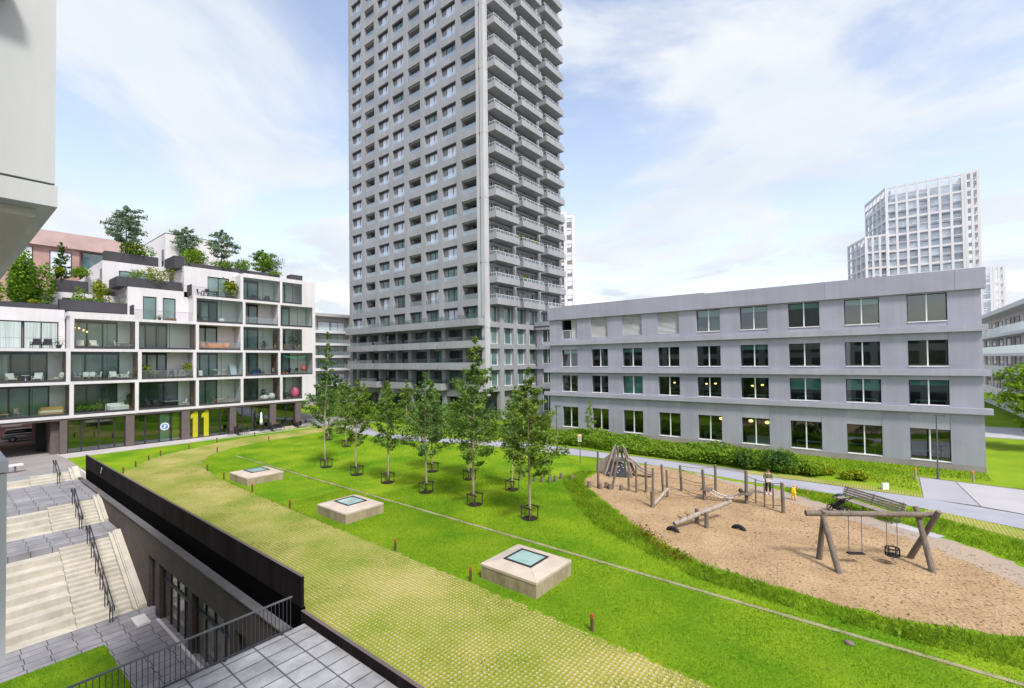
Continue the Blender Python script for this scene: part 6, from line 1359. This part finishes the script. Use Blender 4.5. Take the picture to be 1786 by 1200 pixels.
# bench / slatted canopy table behind the swing
t = thing('park_bench', 'long grey slatted bench with a back behind the swing', 'bench', (-.9, 33.6, 0))
ang = math.atan2(32.0 - 34.6, .75 + 2.35); d = Vector((math.cos(ang), math.sin(ang), 0)); n_ = Vector((-d.y, d.x, 0)); c = Vector((-.85, 33.5, 0)); Lb = 3.7
for k in range(4): q = c + n_ * (-.28 + k * .15); a = MB(); a.obox((q.x, q.y, .47), Lb, .12, .05, ang); a.build('seat_slat', 'timber_light', t)
for k in range(4): q = c + n_ * (.36 + k * .05); a = MB(); a.obox((q.x, q.y, .62 + k * .13), Lb, .05, .10, ang); a.build('back_slat', 'timber_light', t)
for f in (-.45, 0, .45):
    q = c + d * Lb * f; a = MB(); a.tube([q - n_ * .28 + Vector((0, 0, 0)), q - n_ * .28 + Vector((0, 0, .44))], .04, 7); a.tube([q + n_ * .24, q + n_ * .3 + Vector((0, 0, .5)), q + n_ * .56 + Vector((0, 0, 1.08))], .04, 7); a.tube([q - n_ * .3 + Vector((0, 0, .42)), q + n_ * .3 + Vector((0, 0, .42))], .035, 7); a.build('bench_frame', 'steel', t)
struct('bench_slab', [(.1, 32.0), (1.9, 30.9), (2.3, 31.5), (.6, 32.6)], .022, 'slab2')
# stroller
t = thing('stroller', 'black three-wheeled pushchair parked by the left end of the slatted bench', 'pushchair', (-2.2, 32.75, 0), None, R(-30), True)
for x, y, r in ((-.42, 0, .17), (.38, -.28, .2), (.38, .28, .2)):
    a = MB(); a.tube([(x + r * math.cos(k * math.pi / 9), y, r + r * math.sin(k * math.pi / 9)) for k in range(19)], .028, 7); w_ = a.build('wheel', 'rubber', t, True)
    a = MB(); a.cyl(0, 0, 0, .01, .01); a = MB(); a.tube([(x, y - .03, r), (x, y + .03, r)], r * .35, 10)
    for k in range(5): a.tube([(x, y, r), (x + r * .95 * math.cos(k * 1.2566), y, r + r * .95 * math.sin(k * 1.2566))], .012, 5)
    a.build('rim', 'plastic_white' if False else 'steel', w_)
a = MB()
for y in (-.26, .26): a.tube([(-.42, y * .25, .2), (.1, y, .52), (.72, y, 1.02)], .02, 6); a.tube([(.38, y, .2), (.05, y, .55)], .018, 6)
a.tube([(.72, -.26, 1.02), (.80, 0, 1.06), (.72, .26, 1.02)], .025, 6); a.build('chassis', 'black_metal', t)
a = MB(); a.add([(-.32, -.22, .42), (-.32, .22, .42), (.0, .23, .48), (.0, -.23, .48), (.36, -.22, .92), (.36, .22, .92), (-.3, -.2, .36), (-.3, .2, .36), (.05, .22, .40), (.05, -.22, .40), (.42, -.2, .86), (.42, .2, .86)], [(0, 1, 2, 3), (3, 2, 5, 4), (7, 6, 9, 8), (8, 9, 10, 11), (0, 3, 9, 6), (3, 4, 10, 9), (2, 1, 7, 8), (5, 2, 8, 11), (1, 0, 6, 7), (4, 5, 11, 10)]); a.build('seat', 'darkcloth', t)
a = MB(); nn_ = 7
for i in range(nn_):
    q = -.2 + i * .27; a.v += [(.30 - .42 * math.sin(q), -.24, .82 + .26 * math.cos(q)), (.30 - .46 * math.sin(q), 0, .86 + .30 * math.cos(q)), (.30 - .42 * math.sin(q), .24, .82 + .26 * math.cos(q))]
for i in range(nn_ - 1): a.f += [(i * 3, i * 3 + 1, i * 3 + 4, i * 3 + 3), (i * 3 + 1, i * 3 + 2, i * 3 + 5, i * 3 + 4)]
o_ = a.build('canopy', 'slate', t); o_.modifiers.new('solid', 'SOLIDIFY').thickness = .03
a = MB(); a.box(-.1, .3, -.2, .2, .22, .36); a.build('basket', 'darkcloth', t)
tag(MB().obox((-.35 + .35, 40.3, .22), .5, .12, .42, R(50)).build('marker_block', 'white_side'), 'small white block standing in the grass before the office', 'block')

a = MB(); a.blob((-.98, 18.0, .03), (.16, .11, .09)); tag(a.build('stone', 'timber', smooth=True), 'small dark stone lying in the near lawn before the kerb line', 'stone')
t = thing('street_bench', 'white topped bench on the street beside the top stair', 'bench', (-57.6, 4.1, 0)); MB().obox((-57.6, 4.1, .62), .5, 1.7, .14, R(8)).build('top', 'plastic_white', t)
for q in (3.7, 4.5): MB().box(-57.7, -57.5, q - .06, q + .06, 0, .55).build('leg', 'steel', t)

# ------------------------------------------------------------------ people
def skinned(name, V, E, Rr, m, parent, sub=1):
    me = bpy.data.meshes.new(name); bm = bmesh.new(); lay = bm.verts.layers.skin.verify()
    vs = [bm.verts.new(v) for v in V]
    for v, r in zip(vs, Rr): v[lay].radius = r if isinstance(r, tuple) else (r, r)
    vs[0][lay].use_root = True
    for i, j in E: bm.edges.new((vs[i], vs[j]))
    bm.to_mesh(me); bm.free(); me.materials.append(M[m])
    o = bpy.data.objects.new(name, me); COL.objects.link(o); o.parent = parent
    o.modifiers.new('skin', 'SKIN').use_smooth_shade = True; s_ = o.modifiers.new('sub', 'SUBSURF'); s_.levels = sub; s_.render_levels = sub
    return o
def person(label, loc, rz, k, jacket, lower, shoe, hood=False, arms='hold', stride=0.):
    """figure built at 1.7 m facing -y and scaled by k"""
    t = thing('person', label, 'person', loc, None, rz, True); t.scale = (k, k, k)
    hx = .1
    V = [(0, 0, .92), (0, .0, 1.12), (0, .01, 1.36), (0, 0, 1.46), (0, -.015, 1.52), (0, -.02, 1.60), (0, -.015, 1.68),      # pelvis..head top 0-6
         (.17, .01, 1.40), (.25, -.03, 1.16), (.17, -.24, 1.08), (.08, -.30, 1.12),                          # right arm 7-10
         (-.17, .01, 1.40), (-.25, -.03, 1.16), (-.17, -.24, 1.06), (-.07, -.29, 1.10),                        # left arm 11-14
         (hx, 0, .86), (hx + .01, -stride, .49), (hx + .01, .02 - stride * .4, .10), (hx + .02, -.15 - stride * .5, .035),       # right leg 15-18
         (-hx, 0, .86), (-hx - .01, stride, .49), (-hx - .01, .02 + stride * 1.3, .10), (-hx - .02, -.15 + stride * 1.4, .035)]
    if arms == 'down': V[8:11] = [(.24, .02, 1.12), (.27, -.06, .88), (.27, -.09, .80)]; V[12:15] = [(-.24, .02, 1.12), (-.27, -.02, .88), (-.27, -.05, .80)]
    E = [(0, 1), (1, 2), (2, 3), (3, 4), (4, 5), (5, 6), (2, 7), (7, 8), (8, 9), (9, 10), (2, 11), (11, 12), (12, 13), (13, 14), (0, 15), (15, 16), (16, 17), (17, 18), (0, 19), (19, 20), (20, 21), (21, 22)]
    Rr = [(.15, .11), (.13, .10), (.16, .11), .055, .07, (.085, .10), .06, .06, .048, .036, .026, .06, .048, .036, .026, .085, .06, .042, .035, .085, .06, .042, .035]
    skinned('body', V, E, Rr, 'skin', t)
    i = [0, 1, 2, 7, 8, 9, 11, 12, 13]; mp_ = {q: n for n, q in enumerate(i)}
    VJ = [V[q] for q in i]; VJ[0] = (0, 0, .84); EJ = [(mp_[x], mp_[y]) for x, y in E if x in mp_ and y in mp_]
    skinned('jacket', VJ, EJ, [(.20, .15), (.17, .13), (.19, .135), .078, .068, .052, .078, .068, .052], jacket, t)
    i = [0, 15, 16, 17, 19, 20, 21]; mp_ = {q: n for n, q in enumerate(i)}
    VT = [V[q] for q in i]; VT[3] = (VT[3][0], VT[3][1], .17); VT[6] = (VT[6][0], VT[6][1], .17)
    skinned('trousers', VT, [(mp_[x], mp_[y]) for x, y in E if x in mp_ and y in mp_], [(.17, .125), .105, .09, .075, .105, .09, .075], lower, t)
    for s_, q in ((1, 17), (-1, 21)): a = MB(); a.blob((V[q][0], V[q][1] - .06, .05), (.055, .14, .055)); a.build('shoe', shoe, t, True)
    for s_, q in ((1, 10), (-1, 14)):
        h = Vector(V[q])
        for f in range(5): a = MB(); dx = (-.03 + .015 * f); a.tube([h + Vector((dx, -.01, 0)), h + Vector((dx * 1.2, -.05 - .008 * (2 - abs(f - 2)), -.015)), h + Vector((dx * 1.2, -.07, -.04))], [.010, .009, .007], 6); a.build('finger', 'skin', t, True)
    a = MB(); a.blob((0, .0, 1.645), (.098, .112, .085)); a.blob((0, .05, 1.60), (.092, .075, .11)); a.build('hood' if hood else 'hair', jacket if hood else 'hair', t, True)
    for s_ in (-1, 1): MB().blob((s_ * .035, -.107, 1.605), (.013, .012, .010), 6, 5).build('eye', 'black_metal', t); MB().blob((s_ * .09, -.02, 1.595), (.015, .03, .04), 6, 5).build('ear', 'skin', t)
    MB().blob((0, -.118, 1.58), (.014, .022, .022), 6, 5).build('nose', 'skin', t); MB().blob((0, -.108, 1.545), (.028, .010, .008), 6, 5).build('mouth', 'tail', t)
    return t
pp = person('adult in an olive jacket, dark wide trousers and white shoes standing by the rope fence', (-6.0, 34.35, .016), R(18), .98, 'olive', 'darkcloth', 'plastic_white')
a = MB(); a.obox((0, -.30, 1.02), .3, .12, .2); tag(a.build('held_bundle', 'cushion', pp), None)
person('small child in a yellow raincoat walking on the dirt path', (-4.5, 33.9, .016), R(60), .56, 'yellow_coat', 'yellow_coat', 'redcap', True, 'down', .1)

# ------------------------------------------------------------------ grass and ground cover geometry
rng = np.random.default_rng(3)
def stuff(name, co, nper, m, label, cat): tag(npmesh(name, co, nper, m), label, cat, kind='stuff')
strip = [(-34, 13.9), (-12.8, 13.75), (-3.8, 13.5), (4, 13.2), (20, 12.9), (20, 18.4), (-49, 18.4), (-51.6, 17.2), (-47.5, 15.2), (-40.7, 14.3)]
sky_holes = [[(-13.2, 14.2), (-10.3, 14.2), (-10.3, 16.85), (-13.2, 16.85)], [(-26.55, 14.35), (-23.4, 14.35), (-23.4, 17.0), (-26.55, 17.0)], [(-39.9, 14.4), (-36.5, 14.4), (-36.5, 17.3), (-39.9, 17.3)]]
near = [(-30, 13.8), (-12.8, 13.75), (-3.8, 13.5), (6, 13.3), (6, 18.4), (-30, 18.4)]
edge = scatter([(-52, 17.5), (-47.5, 15.2), (-40.7, 14.3), (-23, 13.9), (-3.8, 13.6), (6, 13.4), (6, 12.6), (-3.8, 12.8), (-23, 13.1), (-41, 13.4), (-48.5, 14.3), (-53, 16.8)], 60000, rng); ev = np.sin(edge[:, 0] * 1.9) * .18 + np.sin(edge[:, 0] * 5.3 + 1) * .12 + rng.normal(size=len(edge)) * .16
base_ = np.interp(edge[:, 0], [-53, -47.5, -40.7, -34.4, -12.8, -3.8, 6], [17.4, 15.0, 14.2, 14.0, 13.7, 13.4, 13.2]); edge = edge[edge[:, 1] > base_ - .28 + ev]
co = [blades(edge, .05, .008, rng, .006, .8), blades(scatter(near, 110000, rng, sky_holes), .05, .006, rng, .003, .7), blades(scatter(strip, 40000, rng, sky_holes), .055, .009, rng, .003, .7)]
stuff('lawn_grass', np.concatenate(co), 3, 'blade', 'short mown grass of the strip with the skylights', 'grass')
lawn2 = [(-49, 18.75), (6, 18.75), (2, 20.6), (-3.9, 20.7), (-8.4, 22), (-13.5, 26), (-17, 29), (-18, 33), (-17, 38.3), (-25.3, 37.6), (-34, 36.9), (-43, 33.9), (-51.5, 33.7), (-56, 29), (-55, 21)]
dens = scatter([(-27, 18.75), (6, 18.75), (2, 20.6), (-3.9, 20.7), (-8.4, 22), (-13.5, 26), (-17, 29), (-27, 29)], 90000, rng)
stuff('lawn_grass', np.concatenate([blades(scatter(lawn2, 60000, rng), .075, .013, rng, .003, .6), blades(dens, .07, .009, rng, .003, .7)]), 3, 'blade_back', 'longer bright green grass of the lawn under the young trees', 'grass')
bank = [(-19.2, 33), (-19.2, 30), (-18.2, 28.6), (-15.5, 25.5), (-12.4, 22.6), (-9, 20.8), (-6, 19.5), (-2, 19.2), (6, 19.6), (12, 19.8), (12, 21.6), (8, 22.8), (4, 21.8), (2.2, 21.1), (.2, 20.5), (-1.8, 20.4), (-3.9, 20.7), (-6.2, 20.9), (-8.4, 22.1), (-11, 24.0), (-13.5, 26.2), (-15.6, 28.1), (-17.1, 29.4), (-17.9, 31.5), (-18.1, 33)]
P = scatter(bank, 95000, rng); hv = .16 + .20 * (np.sin(P[:, 0] * 2.1) * np.sin(P[:, 1] * 2.6 + P[:, 0]) * .5 + .5)
stuff('tall_grass', blades(P, hv, .013, rng, .0, .6), 3, 'blade_tall', 'tall unmown grass bank between the lawn and the woodchip', 'grass')
P = scatter(bank, 9000, rng); P = P[(np.sin(P[:, 0] * 1.1 + 1) * np.sin(P[:, 1] * 1.3) > .05)]
stuff('broad_weeds', leafquads(np.column_stack([P, rng.uniform(.05, .36, len(P))]), .13, rng), 4, 'leaf_strip', 'broad-leaved weeds growing through the tall grass bank', 'weeds')
red = [(-10.6, 23.4), (-9.0, 21.6), (-7.2, 20.4), (-6.6, 20.9), (-8.2, 22.0), (-9.9, 23.6)]
P = scatter(red, 1500, rng); stuff('dry_weeds', leafquads(np.column_stack([P, rng.uniform(.08, .40, len(P))]), .09, rng), 4, 'weed', 'reddish dry weeds along the near edge of the woodchip', 'weeds')
P = np.concatenate([scatter(bank, 160, rng), rng.normal(size=(26, 2)) * [1.2, .35] + [-3.3, 35.2]])
stuff('poppies', leafquads(np.column_stack([P, rng.uniform(.25, .45, len(P))]), .10, rng, 1.), 4, 'poppy', 'scattered orange-red poppies at the grass edges', 'flowers')
rbank = [(-4.8, 35.0), (-2.4, 34.1), (0, 32.9), (2.2, 31.5), (4.2, 29.6), (6.2, 27.3), (9, 24), (14, 21), (14, 25.2), (6.4, 32.0), (3.2, 34.0), (1.4, 35.5), (-1.3, 36.8), (-5.5, 36.7)]
P = scatter(rbank, 42000, rng); hv = .14 + .2 * (np.sin(P[:, 0] * 1.7) * np.sin(P[:, 1] * 2.2) * .5 + .5)
stuff('tall_grass', blades(P, hv, .016, rng, .0, .6), 3, 'blade_tall', 'tall grass bank between the dirt path and the grey path at right', 'grass')
P = scatter([(-50, 8.4), (6, 8.4), (6, 13.4), (-3.8, 13.5), (-34, 14), (-47, 14.9), (-50, 12)], 70000, rng)
stuff('paver_grass', blades(P, .03, .007, rng, .005, .9), 3, 'blade_dry', 'short dry yellowed grass growing in the paver grid', 'grass')
P = scatter([(-30.6, -6), (-19, -6), (-19, 5.5), (-30.6, 5.45)], 45000, rng)
stuff('court_grass', blades(P, .06, .009, rng, CZ + .02, .7), 3, 'blade', 'green grass of the square lawn patch down in the court', 'grass')
hl = [(-33, 48.2), (-20, 47.4), (-8, 45.6), (-3, 43), (1.8, 41), (1.8, 46.2), (6, 47), (6, 50.2), (-33, 50.2)]
stuff('verge_grass', blades(scatter(hl, 30000, rng), .12, .02, rng, .0, .5), 3, 'blade', 'bright grass verge at the foot of the office wall', 'grass')
P = scatter([(-75, 41.5), (-60, 42), (-48, 42), (-34, 41.5), (-34, 47), (-48, 48), (-75, 49)], 16000, rng)
stuff('ground_cover', leafquads(np.column_stack([P, rng.uniform(.05, .7, len(P))]), .22, rng), 4, 'leaf_bright', 'low green ground cover in the bed before the tower', 'ground cover')

P = np.column_stack([rng.uniform(-49, 12, 16000), 18.61 + rng.normal(size=16000) * .13]); P = P[np.sin(P[:, 0] * 2.3) * np.sin(P[:, 0] * .7 + 1) + rng.random(len(P)) > .35]
stuff('kerb_grass', blades(P, .075, .010, rng, .0, .9), 3, 'blade', 'grass tufts overgrowing the thin kerb line across the lawn', 'grass')
# green tufts in the paver grid, loose chips and clover
P = scatter([(-50, 8.4), (6, 8.4), (6, 13.3), (-34, 13.9), (-47, 14.8), (-50, 12)], 60000, rng); cl = np.sin(P[:, 0] * .9 + 1.3 * np.sin(P[:, 1] * .8)) * np.sin(P[:, 1] * 1.1 + .6 * np.sin(P[:, 0] * 1.7)); P = P[(cl > .45) & (rng.random(len(P)) < .7)]
stuff('paver_tufts', blades(P, .055, .009, rng, .006, .8), 3, 'blade', 'patches of fresh green grass growing over the paver grid', 'grass')
P = scatter(sand_poly, 7000, rng); stuff('wood_chips', leafquads(np.column_stack([P, np.full(len(P), .022)]), .075, rng, 3., 2.2), 4, 'chip', 'loose wood chips scattered over the play area', 'wood chips')
P = scatter(strip, 1500, rng, sky_holes); stuff('fallen_leaves', leafquads(np.column_stack([P, np.full(len(P), .05)]), .05, rng, 3., 1.3), 4, 'blade_dry', 'dry leaves and clover heads lying in the lawn strip', 'leaves')
